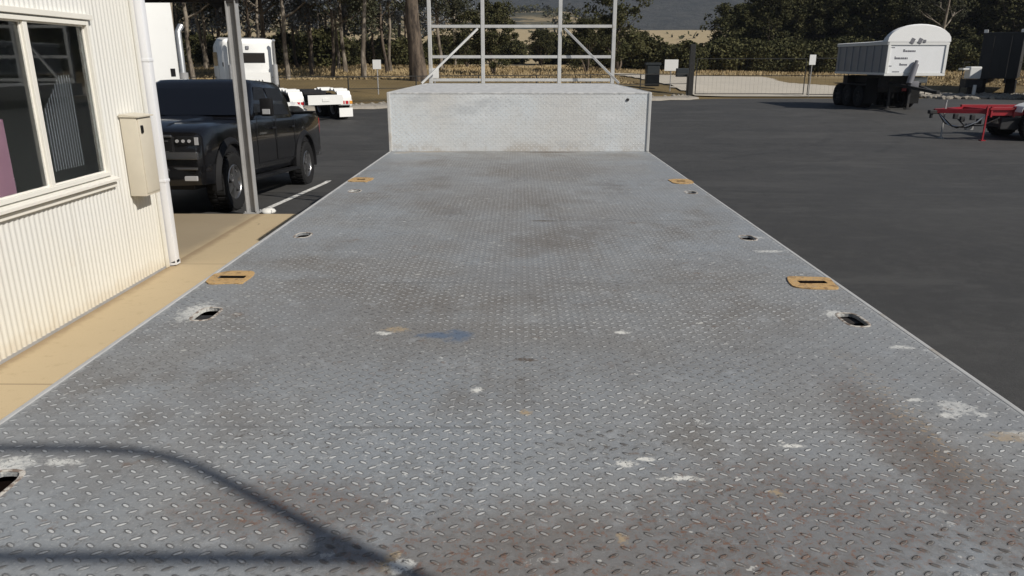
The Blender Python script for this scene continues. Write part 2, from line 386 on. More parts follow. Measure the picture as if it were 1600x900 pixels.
        c = s.mix(s.math('MULTIPLY', s.step(s.noise(26, 3, .5), .715, .745), .75), c, (.62, .61, .57))
    r = s.math('ADD', .42, s.math('MULTIPLY', n3, .35))
    nb = s.bump(t, 1.0, .0024)
    nb = s.bump(n1, .35, .02, nb)
    nb = s.bump(n4, .12, .002, nb)
    return s.out(c, r, .05, nb)
M['plate'] = plate_mat('checker_plate')
M['plate_step'] = plate_mat('checker_plate_step', True, (.60, .615, .62))
M['plate_upper'] = mat('plate_upper', (.47, .475, .475), .8, 0, var=.35, scale=26, dirt=(.68, .68, .67), dirt_lo=.48, dirt_hi=.6, dscale=14)
s = NT('lock_paint')
c = s.mix(s.noise(22, 5, .7), (.42, .25, .09), (.62, .42, .20))
c = s.mix(s.math('MULTIPLY', s.step(s.noise(60, 5, .7), .55, .68), .7), c, (.24, .23, .21))
c = s.mix(s.math('MULTIPLY', s.step(s.noise(34, 5, .8), .52, .60), .6), c, (.13, .07, .04))
M['lock_paint'] = s.out(c, .75, 0, s.bump(s.noise(60, 4, .7), .5, .003))
M['slot_black'] = mat('slot_black', (.010, .006, .005), .9, Specular_IOR_Level=.1)  # near-black colour carries the shade inside deck holes and slots
M['rim_worn'] = mat('rim_worn', (.52, .49, .44), .7, var=.3, scale=30, dirt=(.12, .07, .045), dirt_lo=.46, dirt_hi=.56, dscale=40)

# ------------------------------------------------------------ mesh helpers
class G:
    def __init__(s): s.bm = bmesh.new()
    def box(s, x0, x1, y0, y1, z0, z1, bev=0.0, rot=None, piv=None):
        r = bmesh.ops.create_cube(s.bm, size=1)
        vs = r['verts']
        for v in vs: v.co = Vector(((x0 + x1) / 2 + v.co.x * (x1 - x0), (y0 + y1) / 2 + v.co.y * (y1 - y0), (z0 + z1) / 2 + v.co.z * (z1 - z0)))
        if bev:
            es = list({e for v in vs for e in v.link_edges})
            rb = bmesh.ops.bevel(s.bm, geom=es, offset=bev, segments=2, profile=.6, affect='EDGES')
            vs = list({v for f in rb['faces'] for v in f.verts} | {v for v in vs if v.is_valid})
        if rot is not None:
            bmesh.ops.rotate(s.bm, cent=piv or Vector(((x0 + x1) / 2, (y0 + y1) / 2, (z0 + z1) / 2)), matrix=rot, verts=vs)
        return s
    def cyl(s, p0, p1, r, r2=None, n=12, caps=True):
        p0, p1 = Vector(p0), Vector(p1); d = p1 - p0
        q = d.to_track_quat('Z', 'Y').to_matrix().to_4x4()
        bmesh.ops.create_cone(s.bm, cap_ends=caps, segments=n, radius1=r, radius2=r if r2 is None else r2, depth=d.length, matrix=Matrix.Translation((p0 + p1) / 2) @ q)
        return s
    def bar(s, p0, p1, w, h=None):
        h = h or w
        p0, p1 = Vector(p0), Vector(p1); d = p1 - p0
        q = d.to_track_quat('Z', 'Y').to_matrix().to_4x4()
        r = bmesh.ops.create_cube(s.bm, size=1, matrix=Matrix.Translation((p0 + p1) / 2) @ q @ Matrix.Diagonal((w, h, d.length, 1)))
        return s
    def tube(s, pts, r, n=8):
        pts = [Vector(p) for p in pts]; rings = []
        for i, p in enumerate(pts):
            d = (pts[min(i + 1, len(pts) - 1)] - pts[max(i - 1, 0)]).normalized()
            q = d.to_track_quat('Z', 'Y'); rr = r[i] if isinstance(r, (list, tuple)) else r
            rings.append([s.bm.verts.new(p + q @ Vector((cos(2 * pi * k / n) * rr, sin(2 * pi * k / n) * rr, 0))) for k in range(n)])
        # keep rings from twisting
        for i in range(1, len(rings)):
            a, b = rings[i - 1], rings[i]
            best = min(range(n), key=lambda o: sum((a[k].co - b[(k + o) % n].co).length_squared for k in range(0, n, 2)))
            rings[i] = b[best:] + b[:best]
        for a, b in zip(rings, rings[1:]):
            for k in range(n): s.bm.faces.new((a[k], a[(k + 1) % n], b[(k + 1) % n], b[k]))
        s.bm.faces.new(rings[0][::-1]); s.bm.faces.new(rings[-1])
        return s
    def prism(s, poly, a0, a1, axis='x'):
        # poly of (u,v); axis x: (a,u,v)  y: (u,a,v)  z: (u,v,a)
        def P(a, u, v): return {'x': (a, u, v), 'y': (u, a, v), 'z': (u, v, a)}[axis]
        A = [s.bm.verts.new(P(a0, u, v)) for u, v in poly]; B = [s.bm.verts.new(P(a1, u, v)) for u, v in poly]
        n = len(poly)
        s.bm.faces.new(A); s.bm.faces.new(B[::-1])
        for k in range(n): s.bm.faces.new((A[k], B[k], B[(k + 1) % n], A[(k + 1) % n]))
        return s
    def lathe(s, prof, c, axis='x', n=28, closed=True):
        # prof of (radius, along)
        c = Vector(c); rings = []
        for r, a in prof:
            ring = []
            for k in range(n):
                t = 2 * pi * k / n
                o = {'x': (a, cos(t) * r, sin(t) * r), 'y': (cos(t) * r, a, sin(t) * r), 'z': (cos(t) * r, sin(t) * r, a)}[axis]
                ring.append(s.bm.verts.new(c + Vector(o)))
            rings.append(ring)
        pr = list(zip(rings, rings[1:])) + ([(rings[-1], rings[0])] if closed else [])
        for a, b in pr:
            for k in range(n): s.bm.faces.new((a[k], a[(k + 1) % n], b[(k + 1) % n], b[k]))
        if not closed:
            s.bm.faces.new(rings[0]); s.bm.faces.new(rings[-1][::-1])
        return s
    def loft(s, rings, cap=True, ring_closed=True):
        R = [[s.bm.verts.new(p) for p in r] for r in rings]; n = len(R[0])
        for a, b in zip(R, R[1:]):
            for k in range(n if ring_closed else n - 1): s.bm.faces.new((a[k], a[(k + 1) % n], b[(k + 1) % n], b[k]))
        if cap: s.bm.faces.new(R[0][::-1]); s.bm.faces.new(R[-1])
        return s
    def quad(s, *p):
        s.bm.faces.new([s.bm.verts.new(q) for q in p]); return s
    def slab(s, quad, th):
        # thick panel from four points, extruded along its normal
        q = [Vector(p) for p in quad]; n = (q[1] - q[0]).cross(q[3] - q[0]).normalized() * th
        A = [s.bm.verts.new(p) for p in q]; B = [s.bm.verts.new(p + n) for p in q]
        s.bm.faces.new(A[::-1]); s.bm.faces.new(B)
        for k in range(4): s.bm.faces.new((A[k], A[(k + 1) % 4], B[(k + 1) % 4], B[k]))
        return s
    def build(s, name, m, parent=None, smooth=None, recalc=True):
        if recalc: bmesh.ops.recalc_face_normals(s.bm, faces=s.bm.faces)
        me = bpy.data.meshes.new(name); s.bm.to_mesh(me); s.bm.free()
        me.materials.append(M[m] if isinstance(m, str) else m)
        if smooth is not None:
            for p in me.polygons: p.use_smooth = True
            me.set_sharp_from_angle(angle=radians(smooth))
        o = bpy.data.objects.new(name, me); COL.objects.link(o)
        if parent: o.parent = parent
        return o

def root(name, label, cat, loc=(0, 0, 0), rot=(0, 0, 0), group=None):
    o = bpy.data.objects.new(name, None); COL.objects.link(o)
    o.empty_display_size = .3
    o.location = loc; o.rotation_euler = rot
    return tag(o, label, cat, group)
def tag(o, label, cat, group=None, kind=None):
    o['label'] = label; o['category'] = cat
    if group: o['group'] = group
    if kind: o['kind'] = kind
    return o
def struct(o, label=None):
    o['kind'] = 'structure'
    if label: o['label'] = label
    return o
def copy_tree(o, parent=None):
    c = o.copy(); COL.objects.link(c); c.parent = parent
    for ch in o.children: copy_tree(ch, c)
    return c
def cut(o, cutter):
    md = o.modifiers.new('cut', 'BOOLEAN'); md.operation = 'DIFFERENCE'; md.object = cutter; md.solver = 'EXACT'
    dg = bpy.context.evaluated_depsgraph_get()
    me = bpy.data.meshes.new_from_object(o.evaluated_get(dg))
    o.modifiers.clear(); o.data = me
    bpy.data.objects.remove(cutter)
    return o
def lerp_table(t, x):
    if x <= t[0][0]: return t[0][1]
    for (a, va), (b, vb) in zip(t, t[1:]):
        if x <= b:
            k = (x - a) / (b - a); k = k * k * (3 - 2 * k)
            return va + (vb - va) * k
    return t[-1][1]

# ------------------------------------------------------------ terrain
def lin(t, x):
    if x <= t[0][0]: return t[0][1]
    for (a, va), (b, vb) in zip(t, t[1:]):
        if x <= b: return va + (vb - va) * (x - a) / (b - a)
    return t[-1][1]
DIP = [(-50, 0), (10.15, 0), (14.3, -.22), (18, -.33), (24, -.30), (30, -.12), (35, 0), (2000, 0)]
RISE = [(0, 0), (10, .60), (20, .95), (30, 1.15), (60, 1.75), (100, 2.35), (200, 6), (420, 20), (2000, 60)]
def kerb_y(x): return 33.2 + .52 * (max(-10, min(12.5, x)) + 10) + (0 if x < 12.5 else .02 * (x - 12.5))
def T(x, y):
    k = kerb_y(x)
    s = y - k
    h = lin(DIP, y)
    if s > 0:
        right = max(0.0, min(1.0, (x - 9) / 6.0)) * max(0.0, 1 - s / 50)
        h += lerp_table(RISE, s) * (1 - .25 * right)
        h += noise.noise(Vector((x * .05, y * .05, 0))) * min(1, s / 30) * .3
    return h
def sheet(name, m, xs, ys, lift, keep=None, f=T):
    g = G(); V = {}
    def v(i, j):
        if (i, j) not in V: V[i, j] = g.bm.verts.new((xs[i], ys[j], f(xs[i], ys[j]) + lift))
        return V[i, j]
    for i in range(len(xs) - 1):
        for j in range(len(ys) - 1):
            if keep and not keep((xs[i] + xs[i + 1]) / 2, (ys[j] + ys[j + 1]) / 2): continue
            g.bm.faces.new((v(i, j), v(i + 1, j), v(i + 1, j + 1), v(i, j + 1)))
    return g.build(name, m, None, 80, recalc=False)
def rng(a, b, st):
    n = max(1, round((b - a) / st)); return [a + (b - a) * k / n for k in range(n + 1)]
def inpoly(poly, x, y):
    c = False; j = len(poly) - 1
    for i in range(len(poly)):
        (xi, yi), (xj, yj) = poly[i], poly[j]
        if (yi > y) != (yj > y) and x < (xj - xi) * (y - yi) / (yj - yi) + xi: c = not c
        j = i
    return c

# ------------------------------------------------------------ ground, yard, paths
xs = rng(-1400, -120, 60)[:-1] + rng(-120, -40, 8)[:-1] + rng(-40, 45, 1.0)[:-1] + rng(45, 130, 8)[:-1] + rng(130, 1400, 60)
ys = rng(-60, 8, 8)[:-1] + rng(8, 110, 1.0)[:-1] + rng(110, 260, 10)[:-1] + rng(260, 420, 40)
struct(sheet('ground', 'dry_grass', xs, ys, -.05), 'dry brown grass land around the yard')
# asphalt follows the kerb line exactly
g = G()
axs = rng(-60, 60, 1.0); ays = [-40, -20, -8] + rng(0, 32, 1.0)
rows = []
for x in axs:
    k = kerb_y(x); col = [(x, y, T(x, y) + .0) for y in ays] + [(x, y, T(x, y)) for y in rng(32.2, k, 1.0)]
    rows.append(col)
nmax = max(len(r) for r in rows)
rows = [[(x, y, T(x, y)) for y in ([-40, -20, -8] + rng(0, 32, 1.0) + [32 + (kerb_y(x) - 32) * q / 16 for q in range(1, 17)])] for x in axs]
V = [[g.bm.verts.new(p) for p in r] for r in rows]
for a, b in zip(V, V[1:]):
    for k in range(len(a) - 1): g.bm.faces.new((a[k], b[k], b[k + 1], a[k + 1]))
struct(g.build('asphalt_yard', 'asphalt', None, 80, recalc=False), 'dark asphalt yard')

# pale gravel strip with stones along the kerb
g = G(); V = []
for x in rng(-60, 10.2, .6):
    k = kerb_y(x)
    V.append([g.bm.verts.new((x, k + d, T(x, k + d) + h + noise.noise(Vector((x * 2, d * 3, 1))) * .05)) for d, h in ((-.35, .02), (-.3, .10), (.5, .12), (1.4, .08), (2.3, .03), (2.5, -.06))])
for a, b in zip(V, V[1:]):
    for k in range(len(a) - 1): g.bm.faces.new((a[k], b[k], b[k + 1], a[k + 1]))
struct(g.build('gravel_strip', 'gravel', None, 80, recalc=False), 'pale gravel edging between asphalt and grass')

def stones(name, label, pts, s0, s1, n):
    g = G()
    for _ in range(n):
        x, y = pts()
        r = random.uniform(s0, s1)
        q = bmesh.ops.create_icosphere(g.bm, subdivisions=1, radius=r)['verts']
        rot = Matrix.Rotation(random.uniform(0, 6.3), 3, 'Z')
        sc = Vector((random.uniform(.7, 1.3), random.uniform(.7, 1.2), random.uniform(.45, .85)))
        for v in q:
            co = Vector((v.co.x * sc.x, v.co.y * sc.y, v.co.z * sc.z)) * (1 + noise.noise(v.co * 9 + Vector((x, y, 0))) * .35)
            v.co = rot @ co + Vector((x, y, T(x, y) + r * .25))
    o = g.build(name, 'rock'); tag(o, label, 'rocks', kind='stuff')
def pk():
    x = random.uniform(-30, 10.2); return x, kerb_y(x) + random.uniform(-.2, 2.3)
stones('kerb_stones', 'small pale stones scattered along the grass edge of the yard', pk, .05, .16, 1100)
def pr():
    x = random.uniform(24.2, 33); return x, kerb_y(x) + random.uniform(-1.2, 2.2)
stones('rubble_heap', 'low heap of pale rubble behind the red trailer', pr, .06, .22, 800)

# driveway through the gate
poly = [(10.7, 46.2), (27.5, 46.2), (27.5, 48.4), (25.5, 50.2), (21.5, 53.5), (20.0, 58), (20.5, 65), (8.2, 68), (8.3, 63), (9.6, 57), (10.2, 51)]
dx = rng(7.5, 28.5, .35)
struct(sheet('concrete_driveway', 'driveway', dx, rng(46, 69, .35), .03, lambda x, y: inpoly(poly, x + noise.noise(Vector((x, y, 3))) * .3, y)), 'pale concrete driveway beyond the gate')

# concrete apron at the office
g = G(); g.box(-14, -.4, -12, 10.05, -.12, .04)
struct(g.build('concrete_apron', 'apron'), 'sandy concrete apron beside the office')
g = G()
for a, b in zip(rng(10.35, 14.8, .5), rng(10.35, 14.8, .5)[1:]):
    xa, xb = -3.72 - (a - 10.35) * .02, -3.72 - (b - 10.35) * .02
    g.quad((xa - .05, a, T(0, a) + .006), (xa + .05, a, T(0, a) + .006), (xb + .05, b, T(0, b) + .006), (xb - .05, b, T(0, b) + .006))
struct(g.build('parking_line', 'line_white', None, recalc=False), 'white painted parking bay line')

# hills
def hill_h(x, y):
    t = max(0, min(1, (y - 250) / 450)); t = t * t * (3 - 2 * t)
    return 2 + (y - 190) * .035 * min(1, (y - 190) / 100) + t * (24 + 14 * noise.noise(Vector((x * .004, y * .003, 5)))) * (1.0 if x / y < .06 else max(.10, 1 - (x / y - .06) * 14)) + noise.noise(Vector((x * .012, y * .012, 2))) * 4
struct(sheet('hill', 'hill_grass', rng(-800, 900, 20), rng(190, 900, 20), 0, f=hill_h), 'tan grass hill beyond the trees')
def mt_h(x, y):
    t = max(0, min(1, (y - 850) / 800)); t = t ** 1.2
    side = .42 + .62 / (1 + math.exp(-(x - 60) / 130.0))
    side *= 1 if x < 600 else 1
    n = noise.fractal(Vector((x * .0016, y * .0016, 1)), 1.0, 2.0, 6)
    return 10 + t * 230 * side * (1 + .35 * n) - (max(0, y - 1700) * .2)
struct(sheet('mountain', 'mountain', rng(-2600, 3200, 40), rng(850, 2300, 40), 0, f=mt_h), 'forested blue grey mountain on the skyline')

# ------------------------------------------------------------ wheels
def wheel(parent, x, y, z, r, w, side=1, rim='rim_dark', name='wheel', spokes=6, rimr=.62):
    """tyre with tread plus a dished spoked rim, axle along x; side=+1 shows its face to +x"""
    g = G(); h = w / 2
    prof = [(r * rimr, -h * .82), (r * .80, -h), (r * .93, -h * .97), (r, -h * .78), (r, h * .78), (r * .93, h * .97), (r * .80, h), (r * rimr, h * .82)]
    g.lathe(prof, (0, 0, 0), 'x', 32)
    for k in range(32):
        t = 2 * pi * k / 32
        m = Matrix.Rotation(t, 3, 'X')
        g.box(-h * .85, -.01, -.02, .02, r - .01, r + .012, rot=m, piv=Vector((0, 0, 0)))
        m = Matrix.Rotation(t + .1, 3, 'X')
        g.box(.01, h * .85, -.02, .02, r - .01, r + .012, rot=m, piv=Vector((0, 0, 0)))
    ty = g.build(name, 'black_rubber', parent, 35); ty.location = (x, y, z)
    g = G(); f = side * h
    g.lathe([(r * rimr * 1.0, f * .80), (r * rimr * .95, f * .86), (r * rimr * .88, f * .70), (r * rimr * .86, -f * .5), (r * rimr, -f * .8)], (0, 0, 0), 'x', 28)
    g.build('rim', rim, ty, 40)
    g = G()
    g.lathe([(r * rimr * .85, f * .22), (r * rimr * .85, f * .16), (r * .05, f * .16), (r * .05, f * .22)], (0, 0, 0), 'x', 24)
    g.build('brake_disc', 'black_plastic', ty, 40)
    g = G()
    for k in range(spokes):
        m = Matrix.Rotation(2 * pi * k / spokes, 3, 'X')
        xa, xb = sorted((f * .48, f * .78))
        g.box(xa, xb, -.035 * r / .4, .035 * r / .4, r * .12, r * rimr * .93, rot=m, piv=Vector((0, 0, 0)))
    xa, xb = sorted((f * .4, f * .85))
    g.lathe([(r * .17, xa), (r * .17, xb)], (0, 0, 0), 'x', 16, closed=False)
    g.build('spokes', rim, ty, 40)
    return ty

# ------------------------------------------------------------ the drop deck trailer the photograph stands over
ZL, ZU, HW = 1.22, 1.772, 1.25
tr = root('drop_deck_trailer', 'long grey drop deck trailer with scuffed checker plate floor and raised front deck', 'trailer')
YR, YS, YF = -.6, 7.24, 10.42
g = G(); g.box(-HW, HW, YR, YS + .06, ZL - .012, ZL)
dk = g.build('deck_plate', 'plate', tr)
def se(v): return math.copysign(abs(v) ** .6, v)
g = G()
HOLES = [(-1.075, 1.31), (-1.075, 2.40), (-1.08, 3.61), (-1.10, 4.93), (1.125, 2.36), (1.13, 3.57), (1.145, 4.90), (1.125, 1.24)]
for x, y in HOLES:
    n = 20; sx, sy = (.034, .066) if y < 3 else (.034, .052)
    g.prism([(x + sx * se(cos(2 * pi * k / n)), y + sy * se(sin(2 * pi * k / n))) for k in range(n)], ZL - .1, ZL + .1, 'z')
LOCKS = [(-1.150, 2.84), (1.152, 2.79), (-1.16, 5.42), (1.175, 5.36)]
for x, y in LOCKS: g.box(x - .053 * (1 if y < 4 else .55), x + .053 * (1 if y < 4 else .55), y - .017, y + .017, ZL - .1, ZL + .1)
cut(dk, g.build('cutter', 'plate'))
# worn, folded rims round the lashing holes
for x, y in HOLES:
    g = G(); n = 20; sx, sy = (.037, .069) if y < 3 else (.037, .055)
    R = []
    for k in range(n):
        a = 2 * pi * k / n
        R.append((a, 1 + .22 * noise.noise(Vector((cos(a) * 2 + x * 9, sin(a) * 2 + y * 7, 0)))))
    rings = [[(x + sx * se(cos(a)) * 1.0 + o * q * cos(a), y + sy * se(sin(a)) + o * q * sin(a), ZL + h) for a, q in R] for o, h in ((-.0045, .0004), (-.002, .0022), (.003, .002), (.0065, .0004))]
    g.loft(rings, cap=False)
    o = g.build('hole_rim', 'rim_worn', tr, 60)
    g = G()
    for q in ((x - .055, x - .045, y - .09, y + .09), (x + .045, x + .055, y - .09, y + .09), (x - .045, x + .045, y - .09, y - .08), (x - .045, x + .045, y + .08, y + .09)): g.box(*q, ZL - .115, ZL - .0125)
    g.box(x - .055, x + .055, y - .09, y + .09, ZL - .125, ZL - .1155)
    g.build('hole_sleeve', 'slot_black', o)  # added black sleeve so the hole reads as deep shade
for i, (x, y) in enumerate(LOCKS):
    g = G(); n = 28; far = y > 4
    A = []
    for k in range(n):
        a = 2 * pi * k / n
        q = 1 + .20 * noise.noise(Vector((cos(a) * 1.6 + i * 5, sin(a) * 1.6, 0)))
        ox, oy = (.084, .086) if not far else (.078, .105)
        A.append(((x + ox * q * abs(cos(a)) ** .5 * (1 if cos(a) > 0 else -1), y + oy * q * abs(sin(a)) ** .5 * (1 if sin(a) > 0 else -1)),
                  (x + (.054 if not far else .030) * max(-1, min(1, 1.5 * cos(a))), y + .0175 * max(-1, min(1, 1.5 * sin(a))))))
    g.loft([[(p[0], p[1], ZL + .0005) for p, q in A], [(p[0], p[1], ZL + .005) for p, q in A], [(q[0], q[1], ZL + .005) for p, q in A]], cap=False)
    o = g.build('twist_lock_plate', 'lock_paint', tr)
    o['label'] = 'orange painted lock plate with a slot'
    g = G()
    for q in ((x - .075, x - .062, y - .05, y + .05), (x + .062, x + .075, y - .05, y + .05), (x - .062, x + .062, y - .05, y - .035), (x - .062, x + .062, y + .035, y + .05)): g.box(*q, ZL - .085, ZL - .0125)
    g.box(x - .075, x + .075, y - .05, y + .05, ZL - .10, ZL - .086)
    sw = .052 if y < 4 else .028
    for q in ((x - sw, x + sw, y + .0155, y + .0167), (x - sw, x + sw, y - .0167, y - .0155)): g.box(*q, ZL - .08, ZL + .0015)
    for q in ((x - sw, x - sw + .0012, y - .0155, y + .0155), (x + sw - .0012, x + sw, y - .0155, y + .0155)): g.box(*q, ZL - .08, ZL + .0015)
    g.build('lock_pocket', 'slot_black', o)  # black walls and thin liners added to darken the slot like shade
# coaming rails
for sx in (-1, 1):
    g = G(); g.box(*sorted((sx * (HW - .012), sx * (HW + .004))), YR, YS, ZL - .13, ZL + .002, .004)
    g.box(*sorted((sx * (HW - .07), sx * (HW - .01))), YR, YS, ZL - .13, ZL - .118)
    g.build('side_rail', 'galv', tr)
g = G()
for y in rng(YR + .1, YS - .2, .6): g.box(-HW + .08, HW - .08, y - .03, y + .03, ZL - .125, ZL - .016)
g.build('crossmember', 'chassis_black', tr)
for sx in (-.45, .45):
    g = G()
    for z0, z1, w in ((ZL - .46, ZL - .44, .075), (ZL - .44, ZL - .15, .008), (ZL - .15, ZL - .13, .075)): g.box(sx - w, sx + w, YR + .1, YS + .1, z0, z1)
    g.box(sx - .05, sx + .05, YS + .1, YF - .1, ZU - .32, ZU - .16)
    g.build('main_beam', 'chassis_black', tr)
g = G(); g.box(-HW + .01, HW - .01, YS, YS + .025, ZL + .001, ZU - .012)
stp = g.build('step_panel', 'plate_step', tr); stp['label'] = 'pale upright checker plate step panel'
for sx in (-1, 1):
    g = G(); g.box(*sorted((sx * (HW - .022), sx * (HW + .006))), YS - .012, YS + .06, ZL + .002, ZU + .002, .006)
    g.build('corner_post', 'galv', stp)
g = G()
g.cyl((1.03, YS - .008, ZU - .065), (1.03, YS + .02, ZU - .065), .014); g.build('bolt', 'chassis_black', stp)
g = G(); g.box(-HW + .004, HW - .004, YS - .004, YF, ZU - .012, ZU, .003)
up = g.build('upper_deck_plate', 'plate_upper', tr)
for sx in (-1, 1):
    g = G(); g.box(*sorted((sx * (HW - .004), sx * (HW + .012))), YS + .061, YF, ZU - .16, ZU + .002); g.build('upper_rail', 'galv', tr)
g = G(); g.box(-HW, HW, YF, YF + .02, ZU - .16, ZU + .002); g.build('upper_rail', 'galv', tr)
# front rack of galvanised tube
rk = root('load_rack', '', ''); del rk['label']; del rk['category']; rk.parent = tr; rk.location = (0, YF - .05, 0)
rk.name = 'front_rack'
UX = (-1.19, -.485, .54, 1.255)
for x in UX:
    g = G(); g.box(x - .024, x + .024, -.024, .024, ZU, 3.30, .005); g.build('upright', 'galv', rk)
for z in (ZU + .045, 2.115, 2.50, 2.86, 3.27):
    g = G()
    for a, b in zip(UX, UX[1:]): g.box(a + .025, b - .025, -.018, .018, z - .019, z + .019, .004)
    g.build('rail', 'galv', rk)
for a, b in (((-.55, -.045, 2.47), (-1.27, -.40, ZU + .01)), ((.60, -.045, 2.47), (1.31, -.30, ZU + .01))):
    g = G(); g.bar(a, b, .026); g.build('brace', 'galv', rk)
# running gear and support legs
for y in (1.4, 2.65):
    g = G(); g.cyl((-.95, y, .50), (.95, y, .50), .065); g.build('axle', 'chassis_black', tr, 40)
    for sx in (-1, 1):
        for o in (0, .30): wheel(tr, sx * (1.08 - o), y, .43, .42, .24, sx, 'rim_silver', 'wheel', 5)
for sx in (-1, 1):
    g = G(); g.box(sx * .75 - .06, sx * .75 + .06, 8.24, 8.36, .12, ZU - .16, .01); g.box(sx * .75 - .14, sx * .75 + .14, 8.16, 8.44, .005, .035, .004); g.box(sx * .75 - .045, sx * .75 + .045, 8.255, 8.345, .03, .5)
    g.build('landing_leg', 'chassis_black', tr)
g = G(); g.box(-1.2, 1.2, YR - .03, YR, ZL - .3, ZL); g.build('rear_bumper', 'chassis_black', tr)
for sx in (-1, 1):
    g = G(); g.box(sx * .95 - .16, sx * .95 + .16, YR - .06, YR - .031, ZL - .25, ZL - .13, .008); g.build('tail_light', 'red_lens', tr)

# access platform behind the camera: its handrail shades the near left of the deck
ap = root('access_platform', 'grey tubular steel access platform standing behind the trailer tail', 'platform', (0, 0, 0))
X0, X1, YA, YB, ZP = .15, 1.745, -.65, -1.55, 2.35
KD = (.65 - .25) / .8
ZT, ZM = 3.37 + .5, 2.90 + .5
ZP = 2.86
def sh(pt, y0):  # world point on the plane y=y0 whose sun shadow falls on the deck at pt
    k = (pt[1] - y0) / .8015 if False else (pt[1] - y0) / (-SUN_DIR.y)
    return Vector((pt[0], pt[1], ZL)) + SUN_DIR * k
Y0 = -.36
A = [sh((-2.2, 1.475), Y0), sh((-.96, 1.475), Y0), sh((-0.846, 1.462), Y0), sh((-0.770, 1.439), Y0), sh((-0.691, 1.399), Y0), sh((-0.610, 1.344), Y0), sh((-0.474, 1.248), Y0), sh((-0.339, 1.155), Y0), sh((-.193, 1.064), Y0)]
PX = A[-1].x
zt, = (A[0].z,)
B = [sh((-2.2, 1.095), Y0), sh((-.25, 1.095), Y0)]
B[1].x = PX
g = G(); g.tube(A + [Vector((PX, Y0, 2.6)), Vector((PX, Y0, .02))], .017); g.build('handrail', 'galv', ap, 60)
g = G(); g.tube(B, .016); g.build('mid_rail', 'galv', ap, 60)
g = G(); g.tube([Vector((B[0].x, Y0, zt)), Vector((B[0].x, Y0, .02))], .021); g.build('post', 'galv', ap, 60)
g = G(); q0, q1, q2 = [sh(p, Y0) for p in ((-.395, 1.19), (-.37, 1.10), (-.235, 1.095))]
g.prism([(q0.x, q0.z), (q1.x, q1.z), (PX, q2.z), (sh((-.30, 1.14), Y0).x, q0.z)], Y0 - .003, Y0 + .003, 'y'); g.build('gusset_plate', 'galv', ap)
g = G(); g.box(B[0].x, PX, Y0 - 1.0, Y0, 2.70, 2.74); g.build('platform_floor', 'galv', ap)
for x in (B[0].x, PX):
    g = G(); g.tube([(x, Y0 - 1.0, .02), (x, Y0 - 1.0, zt)], .021); g.build('post', 'galv', ap)
g = G()
for k in range(9): g.box(PX - .75, PX - .05, Y0 - 1.0 - .26 * (9 - k), Y0 - 1.0 - .26 * (9 - k) + .22, .28 * (k + 1) - .03, .28 * (k + 1))
g.build('step', 'galv', ap)
g = G()
for x in (PX - .77, PX - .03): g.bar((x, Y0 - 3.4, .02), (x, Y0 - 1.0, 2.7), .04, .14)
g.build('stringer', 'galv', ap)

# ------------------------------------------------------------ site office
WX, WY0, WY1, WZ = -3.60, -4.0, 7.28, 3.05
WIN = (4.76, 6.47, 1.10, 2.37)
of = root('site_office', 'cream corrugated site office wall with a sliding window and downpipe', 'building')
def corr(y0, y1, z0, z1, g, x=WX, pitch=.057, dep=.0045):
    n = int((y1 - y0) / pitch * 8); V = []
    for k in range(n + 1):
        y = y0 + (y1 - y0) * k / n; t = (y / pitch) % 1
        dx = dep * max(-1, min(1, 1.7 * cos(2 * pi * t)))
        V.append((g.bm.verts.new((x + dx, y, z0)), g.bm.verts.new((x + dx, y, z1))))
    for a, b in zip(V, V[1:]): g.bm.faces.new((a[0], b[0], b[1], a[1]))
g = G()
corr(WY0, WIN[0], .045, WZ, g); corr(WIN[1], WY1, .045, WZ, g); corr(WIN[0], WIN[1], .045, WIN[2], g); corr(WIN[0], WIN[1], WIN[3], WZ, g)
g.build('corrugated_wall', 'wall', of, 50, recalc=False)
g = G()  # inner lining with the opening, end walls, back wall
L = WX - .02
g.box(L - .06, L, WY0, WIN[0], 0, WZ); g.box(L - .06, L, WIN[1], WY1 - .01, 0, WZ); g.box(L - .06, L, WIN[0], WIN[1], 0, WIN[2]); g.box(L - .06, L, WIN[0], WIN[1], WIN[3], WZ)
g.box(-10, -9.94, WY0, WY1 - .01, 0, WZ); g.box(-9.94, L - .06, WY0, WY0 + .06, 0, WZ)
g.build('inner_wall', 'dark_interior', of)
g = G(); g.box(-10, WX - .001, WY1 - .07, WY1, .045, WZ); g.build('end_wall', 'wall', of)
g = G(); g.box(-9.94, L - .06, WY0 + .06, WY1 - .07, .041, .06); g.build('floor', 'grey_interior', of)
g = G(); g.box(-10.3, WX + .32, WY0 - .3, WY1 + .1, WZ, WZ + .10); g.build('roof', 'galv', of)
g = G(); g.box(WX + .20, WX + .34, WY0 - .3, WY1 + .1, WZ + .101, WZ + .22, .02); g.build('gutter', 'gutter_white', of)
g = G()
for z in (.045,): g.box(WX + .010, WX + .022, WY1 - .05, WY1 + .012, z, WZ)
g.build('corner_flashing', 'wall', of)
